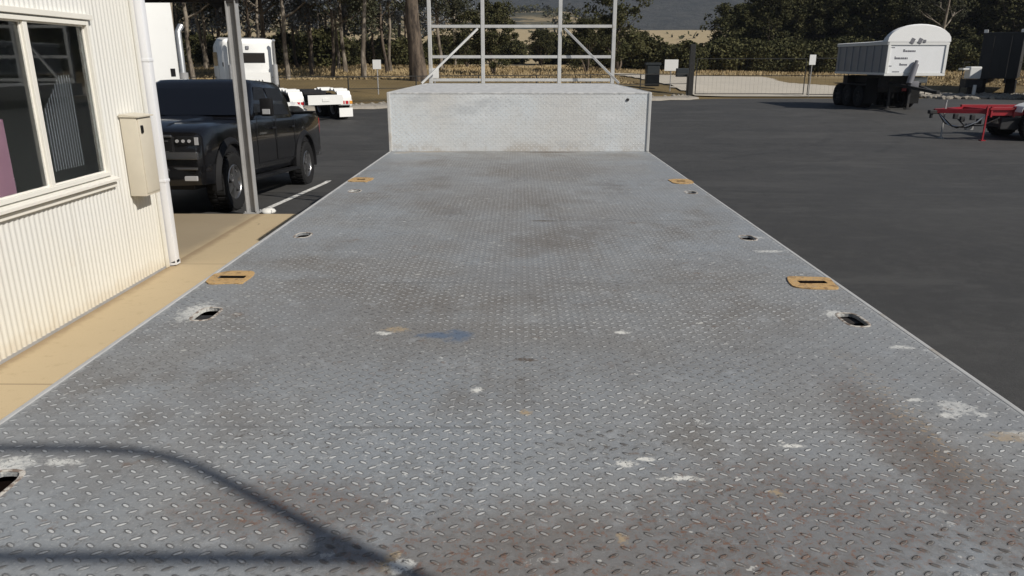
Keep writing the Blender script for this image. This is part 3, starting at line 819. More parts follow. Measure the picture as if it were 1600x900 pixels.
# window
wn_ = root('window', '', ''); del wn_['label']; del wn_['category']; wn_.parent = of
y0, y1, z0, z1 = WIN
g = G(); F = .032
for a in ((y0, y0 + F, z0, z1), (y1 - F, y1, z0, z1), (y0 + F, y1 - F, z1 - F, z1), (y0 + F, y1 - F, z0, z0 + F)): g.box(WX - .05, WX + .030, *a, .004)
g.build('window_frame', 'cream_trim', wn_)
g = G(); g.box(WX - .01, WX + .045, y0 - .05, y1 + .05, z1 + .012, z1 + .055, .004); g.build('head_flashing', 'cream_trim', wn_)
g = G(); g.prism([(WX - .02, z0 - .004), (WX + .072, z0 - .030), (WX + .072, z0 - .05), (WX - .02, z0 - .05)], y0 - .05, y1 + .05, 'y')
o = g.build('window_sill', 'cream_trim', wn_)
g = G(); g.box(WX - .01, WX + .035, y0 - .05, y1 + .05, z0 - .105, z0 - .066, .004); g.build('sill_trim', 'cream_trim', wn_)
ym = 5.65
g = G(); g.box(WX - .035, WX + .018, ym - .026, ym + .026, z0 + F, z1 - F, .004); g.build('mullion', 'cream_trim', wn_)
for a, b in ((y0 + F, ym - .026), (ym + .026, y1 - F)):
    g = G(); g.box(WX - .022, WX - .016, a, b, z0 + F, z1 - F); g.build('window_pane', 'glass', wn_)
    g = G()
    for q in ((a, a + .012, z0 + F, z1 - F), (b - .012, b, z0 + F, z1 - F), (a + .012, b - .012, z1 - F - .012, z1 - F), (a + .012, b - .012, z0 + F, z0 + F + .012)): g.box(WX - .015, WX - .004, *q)
    g.build('sash', 'cream_trim', wn_)
# vertical blind slats drawn to one side, pink notice leaning inside the left pane
g = G()
for k in range(12):
    yy = 5.98 + k * .036
    g.box(WX - .17, WX - .166, yy, yy + .040, z0 + .10, z0 + .60 + min(k, 7) * .035, rot=Matrix.Rotation(.5, 3, 'Z'))
tag(g.build('vertical_blind', 'blind', None), 'pale grey vertical blind hanging low behind the right window pane', 'blind')
g = G(); g.box(WX - .10, WX - .085, 4.9, 5.36, z0 + .02, z0 + .56)
tag(g.build('notice_board', 'pink', None), 'plain pink board standing inside the left window pane', 'board')
g = G(); g.box(WX - 1.0, WX - .25, 4.6, 6.6, .70, .74); 
for x in (WX - .95, WX - .30):
    for y in (4.7, 6.5): g.box(x - .02, x + .02, y - .02, y + .02, .06, .70)
g.box(WX - .8, WX - .45, 5.75, 5.9, .74, 1.15); g.box(WX - .7, WX - .5, 6.1, 6.3, .74, .95)
tag(g.build('desk', 'grey_interior', None), 'dark desk inside the office behind the window', 'desk')
# downpipe
g = G()
px, py = WX + .035, WY1 + .075
g.box(px - .05, px + .05, py - .045, py + .045, .06, WZ - .02, .014)
dp = g.build('downpipe', 'gutter_white', of, 40)
for z in (.9, 2.05):
    g = G(); g.box(px - .054, px + .054, py - .049, py + .049, z, z + .03, .006); g.build('pipe_bracket', 'gutter_white', dp)
g = G(); g.prism([(px + .05, .10), (px + .05, .055), (px - .05, .043), (px - .05, .06)], py - .045, py + .045, 'y'); g.build('pipe_shoe', 'gutter_white', dp)
# corrugation base angle / grit line
g = G(); g.box(WX - .012, WX + .006, WY0, WY1, .04, .062); g.build('base_strip', 'galv_post', of)

# electrical meter box on the wall
mb = root('meter_box', 'beige metal meter box mounted on the cream wall beside the window', 'meter box', (WX + .012, 0, 0))
g = G(); g.box(0, .150, 6.76, 7.03, .86, 1.57, .008); g.build('case', 'box_beige', mb, 40)
g = G(); g.box(.151, .158, 6.775, 7.015, .885, 1.555, .003); dr = g.build('door', 'box_beige', mb, 40)
g = G(); g.box(.156, .170, 6.80, 6.835, 1.43, 1.50, .006); g.box(.170, .176, 6.81, 6.825, 1.44, 1.49, .003); g.build('latch', 'black_plastic', dr)
g = G(); g.prism([(.0, 1.575), (.0, 1.60), (.175, 1.582), (.175, 1.572)], 6.75, 7.04, 'y'); g.build('rain_hood', 'box_beige', mb)
g = G(); g.cyl((.075, 6.9, .05), (.075, 6.9, .86), .0125); g.build('conduit', 'box_beige', mb) if False else g.bm.free()

# carport
cp = root('carport', 'flat roofed carport with a grey steel post beside the office', 'carport')
CZ = 2.80
PXc, PYc = -3.70, 10.12
g = G()  # H section post
g.box(PXc - .065, PXc - .055, PYc - .06, PYc + .06, .04, CZ); g.box(PXc + .055, PXc + .065, PYc - .06, PYc + .06, .04, CZ); g.box(PXc - .055, PXc + .055, PYc - .005, PYc + .005, .04, CZ)
ps = g.build('post', 'galv_post', cp)
g = G(); g.box(PXc - .10, PXc + .10, PYc - .09, PYc + .09, .041, .055)
for a in (-.08, .08):
    for b in (-.07, .07): g.cyl((PXc + a, PYc + b, .055), (PXc + a, PYc + b, .075), .011)
g.build('base_plate', 'galv_post', ps)
for x in (-6.9, -9.6):
    g = G(); g.box(x - .06, x + .06, PYc - .06, PYc + .06, .04, CZ); g.build('post', 'galv_post', cp)
g = G(); g.box(-10, PXc + .08, PYc - .04, PYc + .04, CZ - .02, CZ + .16); g.build('beam', 'chassis_black', cp)
g = G(); g.prism([(PXc - .06, CZ - .02), (PXc - .06, CZ - .20), (PXc - .30, CZ - .02)], PYc - .02, PYc + .02, 'y'); g.build('knee_brace', 'chassis_black', cp)
g = G(); g.box(-10, PXc + .12, WY1 + .14, PYc + .25, CZ + .161, CZ + .22); g.build('roof', 'galv', cp)
g = G()
for x in rng(-9.6, -4.4, 1.3): g.box(x - .03, x + .03, WY1 + .14, PYc - .041, CZ + .06, CZ + .160)
g.build('rafter', 'chassis_black', cp)
# small concrete pad lump at the foot of the post
g = G()
q = bmesh.ops.create_icosphere(g.bm, subdivisions=2, radius=.11)['verts']
for v in q: v.co = Vector((v.co.x * 1.0, v.co.y * 1.2, max(-.02, v.co.z * .5) * (1 + .3 * noise.noise(v.co * 12)))) + Vector((-3.59, 10.42, .0))
tag(g.build('kerb_block', 'line_white', None, 60), 'small white painted lump at the foot of the carport post', 'marker block')

# ------------------------------------------------------------ dual cab pickup
# local frame: x lateral (+x = the side the photo shows), y from nose (0) to tail (5.9), z up
pitch = -math.atan2(.215, 3.65)
ut = root('parked_pickup', 'black dual cab pickup with dark wheels parked behind the carport post', 'pickup truck', (-5.16, 9.72, .018), (pitch, 0, radians(-.5)))
def ring(y, hw, zb, zt, tuck=.06, shoulder=.10, crown=.02):
    half = [(hw - tuck, zb), (hw, zb + .14), (hw, zb + (zt - zb) * .45), (hw - .012, zt - shoulder), (hw - .05, zt - .03), (hw - .13, zt), (hw * .5, zt + crown * .8), (0, zt + crown)]
    pts = [Vector((x, y, z)) for x, z in half] + [Vector((-x, y, z)) for x, z in half[-2::-1]]
    return pts
g = G()
st = [(.06, .90, .54, 1.08), (.11, .945, .50, 1.14), (.24, .97, .48, 1.20), (.5, .99, .46, 1.25), (1.0, 1.0, .46, 1.275), (1.6, 1.0, .45, 1.29), (1.95, .995, .45, 1.30), (2.2, .99, .45, 1.33), (4.2, .99, .45, 1.36), (4.27, 1.0, .46, 1.38), (5.0, 1.0, .48, 1.385), (5.75, .995, .52, 1.39), (5.84, .97, .58, 1.37)]
g.loft([ring(*a) for a in st])
body = g.build('body', 'black_paint', ut, 38)
g = G()
for y in (.98, 4.65): 
    g.cyl((-1.3, y, .44), (1.3, y, .44), .535, n=40)
cut(body, g.build('cutter', 'black_paint'))
for p in body.data.polygons: p.use_smooth = True
body.data.set_sharp_from_angle(angle=radians(38))
# hood bulge
g = G(); g.loft([[Vector((sx * w, y, z)) for sx, w, z in ((1, .52, z0 - .05), (1, .44, z0 + .035), (1, .2, z0 + .05), (-1, .2, z0 + .05), (-1, .44, z0 + .035), (-1, .52, z0 - .05))] for y, z0 in ((.14, 1.135), (.34, 1.225), (1.0, 1.28), (1.75, 1.305))])
g.build('hood', 'black_paint', body, 40)
# cab
g = G()
BELT = 1.325
def cring(y0, y1, hw, z, r=.12):
    pts = []
    for cx, cy, a0 in ((hw - r, y1 - r, 0), (-hw + r, y1 - r, 90), (-hw + r, y0 + r, 180), (hw - r, y0 + r, 270)):
        for k in range(4):
            a = radians(a0 + 30 * k); pts.append(Vector((cx + r * cos(a), cy + r * sin(a), z)))
    return pts
g.loft([cring(1.83, 4.22, .955, BELT - .03), cring(2.13, 4.16, .90, 1.56), cring(2.46, 4.02, .80, 1.84), cring(2.56, 3.92, .74, 1.905), cring(2.72, 3.75, .6, 1.925)])
cab = g.build('cab', 'black_paint', ut, 45)
def lerpV(a, b, t): return Vector(a) * (1 - t) + Vector(b) * t
# glass: windscreen, rear screen, side windows on both sides
g = G(); g.slab([(-.80, 1.875, BELT + .02), (.80, 1.875, BELT + .02), (.68, 2.485, 1.83), (-.68, 2.485, 1.83)], .02)
ws = g.build('windscreen', 'ute_glass', cab)
g = G()
g.box(-.06, .06, 2.37, 2.39, 1.70, 1.76, .005); g.build('rear_view_mirror', 'black_plastic', ws)
g = G(); g.box(-.055, .0, 2.13, 2.14, 1.52, 1.56); g.build('sticker', 'sign_white', ws) if False else g.bm.free()
for sx in (-1, 1):
    def P(y, z):  # point on the side of the cab, slightly proud
        t = (z - (BELT - .03)) / (1.84 - (BELT - .03)); return Vector((sx * (.955 + (.80 - .955) * t + .010), y, z))
    for (a, b, c, d) in (((2.14, BELT + .03), (2.98, BELT + .03), (2.98, 1.80), (2.55, 1.80)), ((3.06, BELT + .03), (3.92, BELT + .03), (3.80, 1.80), (3.06, 1.80))):
        q = [P(*a), P(*b), P(*c), P(*d)]
        if sx < 0: q = q[::-1]
        g = G(); g.slab(q, .008); g.build('side_window', 'ute_glass', cab)
    # doors: seams and handles
    for ya, yb in ((2.12, 3.02), (3.05, 4.08)):
        g = G()
        xo = sx * .992
        for q in ((ya, ya + .012, .62, BELT - .02), (yb - .012, yb, .62, BELT - .02), (ya, yb, .60, .612)): g.box(*sorted((xo, xo + sx * .004)), *q)
        d_ = g.build('door', 'black_plastic', body)
        g = G(); g.box(*sorted((xo + sx * .01, xo + sx * .035)), yb - .24, yb - .08, 1.13, 1.16, .008); g.build('handle', 'black_paint', d_)
    # mirrors
    g = G(); g.box(*sorted((sx * .96, sx * 1.06)), 2.18, 2.24, 1.36, 1.40); g.box(*sorted((sx * 1.05, sx * 1.25)), 2.13, 2.25, 1.34, 1.62, .04)
    mr = g.build('side_mirror', 'black_plastic', ut, 40)
    g = G(); g.box(*sorted((sx * 1.10, sx * 1.22)), 2.110, 2.131, 1.37, 1.45, .006); g.build('mirror_lamp', 'clear_lens', mr)
    g = G(); g.box(*sorted((sx * 1.075, sx * 1.225)), 2.25, 2.256, 1.37, 1.59); g.build('mirror_glass', 'chrome', mr)
    # step
    g = G(); g.box(*sorted((sx * .90, sx * 1.06)), 1.62, 4.05, .37, .42, .02); g.build('side_step', 'black_plastic', ut)
    # flares
    for yc in (.98, 4.65):
        g = G(); n = 18; V = []
        rings = []
        for k in range(n + 1):
            a = radians(-8 + 196 * k / n)
            rings.append([Vector((sx * X, yc + R * cos(a), .44 + R * sin(a))) for X, R in ((.93, .52), (1.045, .53), (1.05, .56), (1.0, .62), (.93, .60))])
        g.loft(rings); g.build('wheel_arch', 'black_plastic', ut, 40)
        wheel(ut, sx * .90, yc, .42, .42, .29, sx, 'rim_dark', 'wheel', 6, .60)
    # headlights
    g = G(); g.box(*sorted((sx * .64, sx * .95)), .035, .16, .98, 1.10, .03); hl = g.build('headlight', 'black_plastic', ut, 40)
    g = G()
    for xx in (.67, .75, .83): g.cyl((sx * xx, .025, 1.04), (sx * xx, .06, 1.04), .022)
    g.box(*sorted((sx * .90, sx * .945)), .026, .05, .99, 1.09); g.build('lamp', 'clear_lens', hl)
    g = G(); g.box(*sorted((sx * .66, sx * .90)), .015, .05, .52, .585, .01); g.build('fog_light', 'clear_lens', ut)
    g = G(); g.box(*sorted((sx * .50, sx * .93)), -.012, .06, .80, .90, .015); g.box(*sorted((sx * .55, sx * .92)), .0, .03, .665, .70, .008); g.build('bumper_wing', 'dark_chrome', ut, 40)
    g = G(); g.box(*sorted((sx * .78, sx * .97)), 5.80, 5.86, .95, 1.28, .02); g.build('tail_light', 'red_lens', ut)
# grille and bumpers
g = G(); g.box(-.62, .62, .02, .10, .78, 1.10, .02); gr = g.build('grille', 'black_plastic', ut)
g = G(); g.box(-.61, .61, .0, .03, 1.085, 1.12, .01)
for z in (.84, .90, 1.04): g.box(-.56, .56, .005, .024, z - .010, z + .010)
g.box(-.24, .24, -.005, .03, .96, .99, .01); g.build('grille_bar', 'dark_chrome', gr)
g = G()
g.loft([[Vector((x, y + o, z)) for z, o in ((.46, .03), (.50, 0), (.66, 0), (.72, .05), (.72, .16), (.46, .16))] for x, y in ((-1.0, .28), (-.92, .08), (-.6, -.03), (.6, -.03), (.92, .08), (1.0, .28))])
bp = g.build('front_bumper', 'black_paint', ut, 40)
g = G(); g.box(-.55, .55, -.038, -.028, .63, .685, .004); g.build('bumper_trim', 'dark_chrome', bp)
g = G(); g.box(-.48, .48, -.036, -.028, .50, .58); g.build('air_intake', 'black_plastic', bp)
g = G(); g.box(-.19, .19, -.05, -.037, .555, .625); np_ = g.build('number_plate', 'sign_white', bp)
g = G(); g.box(-.95, .95, 5.82, 5.98, .52, .70, .03); g.build('rear_bumper', 'dark_chrome', ut)
g = G(); g.box(-.93, .93, 4.30, 5.76, 1.385, 1.415, .01); g.build('tray_cover', 'black_plastic', ut)
g = G(); g.box(-.75, .75, .25, 5.7, .38, .50); g.build('chassis', 'chassis_black', ut)

# ------------------------------------------------------------ white prime movers
# local: x lateral, y forward from the tail (0), z up
def prime_mover(name, label, loc, heading, Y0=5.05, up=0.0):
    t = root(name, label, 'truck', loc, (0, 0, atan2(heading[1], heading[0]) - pi / 2), 'white prime mover trucks behind the pickup')
    g = G()
    for s_ in (-1, 1): g.box(*sorted((s_ * .36, s_ * .44)), 0, Y0 + 2.2, .72, 1.0)
    for y in (.3, 1.7, 3.2, 4.6): g.box(-.36, .36, y, y + .12, .78, .95)
    g.build('chassis', 'chassis_black', t)
    g = G(); g.cyl((0, 1.75, 1.02), (0, 1.75, 1.16), .50, n=24); g.box(-.45, .45, 1.0, 1.55, 1.05, 1.13, rot=Matrix.Rotation(.12, 3, 'X')); g.build('turntable', 'chassis_black', t)
    for s_ in (-1, 1):
        for yc in (1.05, 2.40):
            for o in (0, .29): wheel(t, s_ * (1.10 - o), yc, .50, .50, .25, s_, 'rim_silver', 'wheel', 8, .55)
        wheel(t, s_ * 1.08, Y0 + 1.35, .50, .50, .28, s_, 'rim_silver', 'wheel', 8, .55)
        # ribbed mudguards, a quarter ahead and a quarter behind
        for pts in ([(.42, .60), (.40, .82), (.50, 1.02), (.72, 1.13), (1.05, 1.16), (1.42, 1.13)], [(2.05, 1.13), (2.40, 1.16), (2.74, 1.12), (2.95, 1.0), (3.04, .82), (3.03, .60)]):
            g = G(); rings = []
            for i in range(len(pts) - 1):
                for q in range(5):
                    k = q / 5; y = pts[i][0] * (1 - k) + pts[i + 1][0] * k; z = pts[i][1] * (1 - k) + pts[i + 1][1] * k
                    h = .075 if q in (1, 2) else 0
                    rings.append([Vector((s_ * .70, y, z + h)), Vector((s_ * 1.24, y, z + h)), Vector((s_ * 1.24, y, z - .03)), Vector((s_ * .70, y, z - .02))])
            g.loft(rings); g.build('mudguard', 'white_paint', t, 30)
        g = G(); g.box(*sorted((s_ * .66, s_ * 1.22)), .30, .325, .16, .50); g.build('mud_flap', 'sign_white', t)
        g = G(); g.box(*sorted((s_ * .72, s_ * 1.20)), .26, .34, .62, .80, .01); tl = g.build('tail_light_cluster', 'white_paint', t)
        for xa, mm in ((.76, 'red_lens'), (.92, 'red_lens'), (1.08, 'amber_lens')):
            g = G(); g.box(*sorted((s_ * xa, s_ * (xa + .12))), .245, .262, .65, .77, .01); g.build('light_lens', mm, tl)
        g = G(); g.cyl((s_ * .92, 3.35, .72), (s_ * .92, 4.85, .72), .31, n=24); g.build('fuel_tank', 'aluminium', t, 40)
    g = G(); g.box(-.70, .70, -.02, .0, .66, 1.02); g.box(-.14, .14, -.04, -.021, .78, .90); g.build('rear_crossbar', 'white_paint', t)
    # cab with sleeper
    Y1 = Y0 + 2.1
    g = G()
    sec = [(Y0, 1.16, .95, 3.02 + up * .8), (Y0 + .06, 1.20, .92, 3.12 + up), (Y0 + 1.0, 1.20, .92, 3.20 + up), (Y0 + 1.6, 1.18, .9, 3.02 + up * .6), (Y1 - .02, 1.12, .9, 2.10), (Y1, 1.1, .92, 2.0)]
    rings = []
    for y, hw, zb, zt in sec:
        rings.append([Vector((x, y, z)) for x, z in ((hw, zb), (hw, zt - .16), (hw - .05, zt - .05), (hw - .18, zt), (-hw + .18, zt), (-hw + .05, zt - .05), (-hw, zt - .16), (-hw, zb))])
    g.loft(rings); cb = g.build('cab', 'white_paint', t, 35)
    g = G(); g.box(-.66, .66, Y0 - .022, Y0 - .004, 2.18, 2.62, .01); f = g.build('rear_window', 'black_plastic', cb)
    g = G(); g.box(-.60, .60, Y0 - .030, Y0 - .023, 2.23, 2.57); g.build('pane', 'ute_glass', f)
    g = G(); g.box(-.20, -.05, Y0 - .06, Y0 - .004, 2.78, 2.92, .01); g.build('work_light', 'print_grey', cb)
    g = G(); g.slab([(-.98, Y0 + 1.93, 2.2), (-.98, Y0 + 1.93, 2.2001), (.98, Y0 + 1.93, 2.2001), (.98, Y0 + 1.93, 2.2)], .01) if False else g.box(-.98, .98, Y0 + 1.86, Y0 + 1.91, 2.15, 2.85, rot=Matrix.Rotation(.46, 3, 'X')); g.build('windscreen', 'ute_glass', cb)
    g = G(); g.box(-.8, .8, Y1 + .001, Y1 + .04, 1.0, 1.7, .02); g.build('grille', 'chrome', cb)
    g = G(); g.box(-1.15, 1.15, Y1 - .1, Y1 + .15, .42, .90, .05); g.build('front_bumper', 'chrome', t)
    for s_ in (-1, 1):
        g = G(); g.box(*sorted((s_ * 1.195, s_ * 1.206)), Y0 + 1.05, Y0 + 1.7, 2.05, 2.65, .002); g.build('side_window', 'ute_glass', cb)
        g = G(); g.box(*sorted((s_ * 1.20, s_ * 1.212)), Y0 + .16, Y0 + .30, 2.02, 2.20, .004); g.build('locker_latch', 'black_plastic', cb)
        g = G(); g.box(*sorted((s_ * 1.2, s_ * 1.206)), Y0 + .96, Y0 + .972, 1.1, 2.9); g.build('door_seam', 'print_grey', cb)
        g = G(); g.tube([(s_ * 1.0, Y0 - .28, .9), (s_ * 1.0, Y0 - .28, 3.05), (s_ * 1.0, Y0 - .40, 3.18)], .075, 12); ex = g.build('exhaust_stack', 'aluminium', t, 50)
        g = G(); g.cyl((s_ * 1.0, Y0 - .28, 1.2), (s_ * 1.0, Y0 - .28, 2.1), .115, n=16); g.build('heat_shield', 'galv_post', ex, 50)
        if s_ < 0 and Y0 > 8: continue
        g = G(); g.bar((s_ * 1.15, Y0 + 2.1, 2.7), (s_ * 1.36, Y0 + 2.2, 2.6), .04); g.box(*sorted((s_ * 1.30, s_ * 1.42)), Y0 + 2.1, Y0 + 2.22, 1.95, 2.65, .03); g.build('side_mirror', 'white_paint', t, 40)
    g = G(); g.box(-.80, .80, Y0 - .14, Y0 - .06, 1.0, 1.75); g.build('headboard_panel', 'white_paint', t)
    g = G()
    for x in (.1, .25, .4): g.tube([(x, Y0 - .06, 1.45), (x, Y0 - .5, 1.2), (x, Y0 - 1.2, 1.15), (x, Y0 - 1.9, 1.1)], .02, 6)
    g.build('air_hose', 'black_rubber', t)
    return t
prime_mover('prime_mover', 'white prime mover truck with ribbed mudguards, its tail lights seen past the pickup', (-7.35, 28.9, -.17), (-.60, .80), 8.4, .1)
prime_mover('prime_mover', 'white truck cab showing above the pickup windscreen, next to the downpipe', (-7.40, 23.5, -.30), (-.36, -.93), 5.05, .75)

# ------------------------------------------------------------ tipper trailer
tp = root('tipper_trailer', 'white tipper trailer with a rounded tarp, raised high on black wheels', 'trailer', (17.15, 33.6, 0.0), (0, 0, radians(1)))
W2, LB, ZB, ZT_ = 1.29, 5.0, 1.50, 2.86
g = G()
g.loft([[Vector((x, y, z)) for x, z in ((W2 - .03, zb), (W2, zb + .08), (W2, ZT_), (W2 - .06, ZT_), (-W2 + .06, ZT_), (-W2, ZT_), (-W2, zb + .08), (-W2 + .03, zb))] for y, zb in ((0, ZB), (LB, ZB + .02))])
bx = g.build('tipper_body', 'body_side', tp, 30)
g = G(); g.box(-W2 + .10, W2 - .10, -.012, -.0008, ZB + .09, ZT_ - .121); g.build('headboard', 'tipper_grey', bx)
g = G()
for s_ in (-1, 1):
    g.box(*sorted((s_ * W2, s_ * (W2 + .05))), -.03, LB + .03, ZT_ - .11, ZT_ + .02, .01)
    g.box(*sorted((s_ * W2, s_ * (W2 + .03))), 0, LB, ZB, ZB + .10)
g.box(-W2, W2, -.05, -.001, ZT_ - .12, ZT_ + .02, .01); g.box(-W2 - .03, W2 + .03, -.045, -.001, ZB - .03, ZB + .08, .01)
g.build('top_rail', 'white_paint', bx)
for y in rng(.5, LB - .3, .75):
    for s_ in (-1, 1):
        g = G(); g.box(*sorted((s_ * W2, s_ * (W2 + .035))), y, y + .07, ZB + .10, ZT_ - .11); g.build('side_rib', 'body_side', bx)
for s_ in (-1, 1):
    g = G(); g.box(*sorted((s_ * (W2 - .10), s_ * (W2 + .02))), -.055, -.002, ZB + .08, ZT_ - .12, .01); g.build('corner_post', 'white_paint', bx)
# tarp bows
g = G(); rings = []
for y, k in ((-.06, .93), (.02, 1.0), (.22, .97), (.34, .80), (.42, .16), (2.0, .10), (LB, .08)):
    n = 14; arc = [(cos(pi * q / n) * (W2 + .07), ZT_ + .02 + .72 * k * (sin(pi * q / n) ** .85)) for q in range(n + 1)]
    rings.append([Vector((x, y, z)) for x, z in arc] + [Vector((x * .96, y, ZT_ + .015)) for x, z in arc[::-1][1:-1]])
g.loft(rings); tarp = g.build('tarp_cover', 'tarp_white', tp, 50)
g = G()
for x in (-.38, -.05, ): g.box(x, x + .16, -.075, -.061, ZT_ - .05, ZT_ + .16, rot=Matrix.Rotation(.4, 3, 'Y'))
g.box(.16, .28, -.075, -.052, ZT_ - .02, ZT_ + .10, .01); g.build('tarp_winch', 'print_grey', tarp)
# faded lettering marks on the headboard
g = G()
def marks(x0, z0, word, h):
    x = x0
    for ch in word:
        w = h * (.35 + .25 * (ord(ch) % 3))
        g.box(x, x + w * .8, -.018, -.0125, z0, z0 + h * (1 if ch.isupper() else .62)); x += w
for x0, z0, wd, h in ((-.62, 2.46, 'Abcdeba', .11), (-.95, 2.16, 'Bacedebc', .12), (-.70, 1.90, 'Cabde', .10), (-1.15, 2.62, 'abda', .06), (-1.15, 1.86, 'bad', .06), (-.98, 1.62, 'acbdebda', .06)): marks(x0, z0, wd, h)
g.build('faded_lettering', 'print_grey', bx)
g = G()  # hydraulic ram leaning against the headboard
g.cyl((-.30, -.30, 1.15), (-.06, -.14, 1.95), .13, n=16); g.cyl((-.06, -.14, 1.95), (-.02, -.11, 2.1), .07, n=12); g.box(-.28, .08, -.40, -.12, .95, 1.25, .02); g.build('hydraulic_ram', 'print_grey', tp, 40)
g = G()
for s_ in (-1, 1): g.box(*sorted((s_ * .36, s_ * .46)), 1.2, LB + .1, ZB - .42, ZB - .06)
g.box(-.9, .9, 1.0, 1.25, .95, 1.42); g.box(-.85, .85, LB - .5, LB, .9, 1.42); g.box(-.7, .7, 2.0, 3.0, .7, 1.3)
for a in (-.5, .5): g.bar((a, 1.2, 1.15), (0, -1.8, .85), .12)
g.box(-.08, .08, -2.1, -1.75, .78, .92, .02)
g.build('chassis', 'chassis_black', tp)
for yc in (2.35, 3.55, 4.6):
    for s_ in (-1, 1):
        for o in (0, .30): wheel(tp, s_ * (1.12 - o), yc, .50, .50, .26, s_, 'chassis_black', 'wheel', 5, .5)
for s_ in (-1, 1):
    g = G(); g.box(*sorted((s_ * .70, s_ * 1.25)), 1.60, 1.63, .22, 1.35); g.build('mud_flap', 'black_rubber', tp)
    g = G(); g.box(*sorted((s_ * .72, s_ * 1.27)), 1.66, 5.0, 1.02, 1.06); g.build('mudguard', 'chassis_black', tp)
for a in (-.45, .45):
    g = G(); g.box(a - .05, a + .05, .95, 1.05, .03, .95); g.box(a - .12, a + .12, .9, 1.1, .0, .03); g.build('stand_leg', 'chassis_black', tp)
g = G(); g.box(.28, .48, 1.35, 1.37, .78, .90); g.build('reflector', 'red_paint', tp)
g = G(); g.cyl((W2 - 1.0, .6, 1.28), (W2 - .4, .6, 1.28), .13, n=16); g.build('air_tank', 'white_paint', tp, 40)

# ------------------------------------------------------------ red trailer chassis at the right edge
GZ = T(14, 23.5)
rt = root('red_trailer', 'red skeletal trailer chassis propped on a thin stand at the right edge', 'trailer', (13.25, 23.6, GZ - .16), (0, 0, 0))
g = G(); g.box(1.2, 6.5, -.05, .05, .92, 1.18, .01); g.box(1.2, 6.5, 1.35, 1.45, .92, 1.18, .01)
for x in (1.25, 2.6, 4, 5.4): g.box(x, x + .09, .05, 1.35, .96, 1.12)
g.build('chassis_rail', 'red_paint', rt)
g = G(); g.bar((0, .70, 1.02), (1.3, 0.0, 1.05), .11, .13); g.bar((0, .70, 1.02), (1.3, 1.4, 1.05), .11, .13); g.box(.5, .6, .42, .98, 1.0, 1.10); g.build('drawbar', 'red_paint', rt)
g = G(); g.box(-.20, .12, .62, .78, .93, 1.05, .03); g.cyl((-.1, .7, .80), (-.1, .7, .95), .05); g.build('coupling', 'chassis_black', rt)
g = G(); g.box(1.16, 1.20, -.10, -.06, .19, 1.22); g.box(1.11, 1.25, -.15, -.01, .16, .19); g.build('prop_stand', 'red_paint', rt)
for k in range(3):
    g = G(); g.tube([(.1, .7, .98), (.25 + .08 * k, .5 - .1 * k, .66 - .05 * k), (.55 + .12 * k, .3 - .1 * k, .52 + .02 * k), (.95, -.02, .72), (1.2, -.03, .95)], .018 + .006 * (k == 1), 6); g.build('hanging_hose', 'aluminium' if k == 1 else 'black_rubber', rt, 60)
g = G(); g.box(.80, 1.02, .2, .35, .46, .66, .02); g.build('tool_box', 'galv_post', rt)
g = G(); g.box(.30, .34, .68, .72, .17, 1.30); g.box(.24, .40, .62, .78, .16, .18); g.cyl((.32, .70, 1.30), (.32, .70, 1.36), .03); g.bar((.32, .70, 1.36), (.44, .62, 1.36), .02); g.build('jockey_leg', 'galv_post', rt)
g = G()
for q in ((.45, .30, .80), (.62, .22, .72), (.86, .10, .78), (1.05, .05, .66)): g.box(q[0] - .06, q[0] + .07, q[1] - .05, q[1] + .06, q[2], q[2] + .16, .02)
g.tube([(.4, .3, .92), (.7, .18, .60), (1.15, .0, .62), (1.6, -.08, .86)], .022, 6); g.build('brake_valve', 'chassis_black', rt)
g = G()
for x in rng(1.3, 6.2, .7): g.box(x, x + .05, -.09, -.052, .88, 1.20)
g.build('tie_rail', 'red_paint', rt)
g = G(); g.box(1.25, 6.4, -.11, -.091, 1.10, 1.15); g.build('rope_rail', 'red_paint', rt)
g = G(); g.box(1.70, 2.30, -.02, .10, .50, .86, .03); g.build('side_locker', 'chassis_black', rt)
for x in (2.75, 3.85):
    for yy, s_ in ((.12, -1), (1.28, 1)):
        ty = wheel(rt, x, yy, .50, .50, .30, 1, 'rim_dark', 'wheel', 5, .55); ty.rotation_euler = (0, 0, -pi / 2 if s_ < 0 else pi / 2)
        ty.location = (x, yy + s_ * .25, .66)
g = G(); g.box(2.2, 4.5, -.05, 1.45, .50, .60); g.build('axle_frame', 'chassis_black', rt)
g = G(); rings = []
for k in range(13):
    a = radians(180 - 180 * k / 12); x = 3.30 + 1.28 * cos(a); z = 1.08 + .30 * sin(a) ** .6
    rings.append([Vector((x, -.42, z)), Vector((x, .06, z)), Vector((x, .06, z - .04)), Vector((x, -.42, z - .04))])
g.loft(rings); mg = g.build('mudguard', 'white_paint', rt, 40)

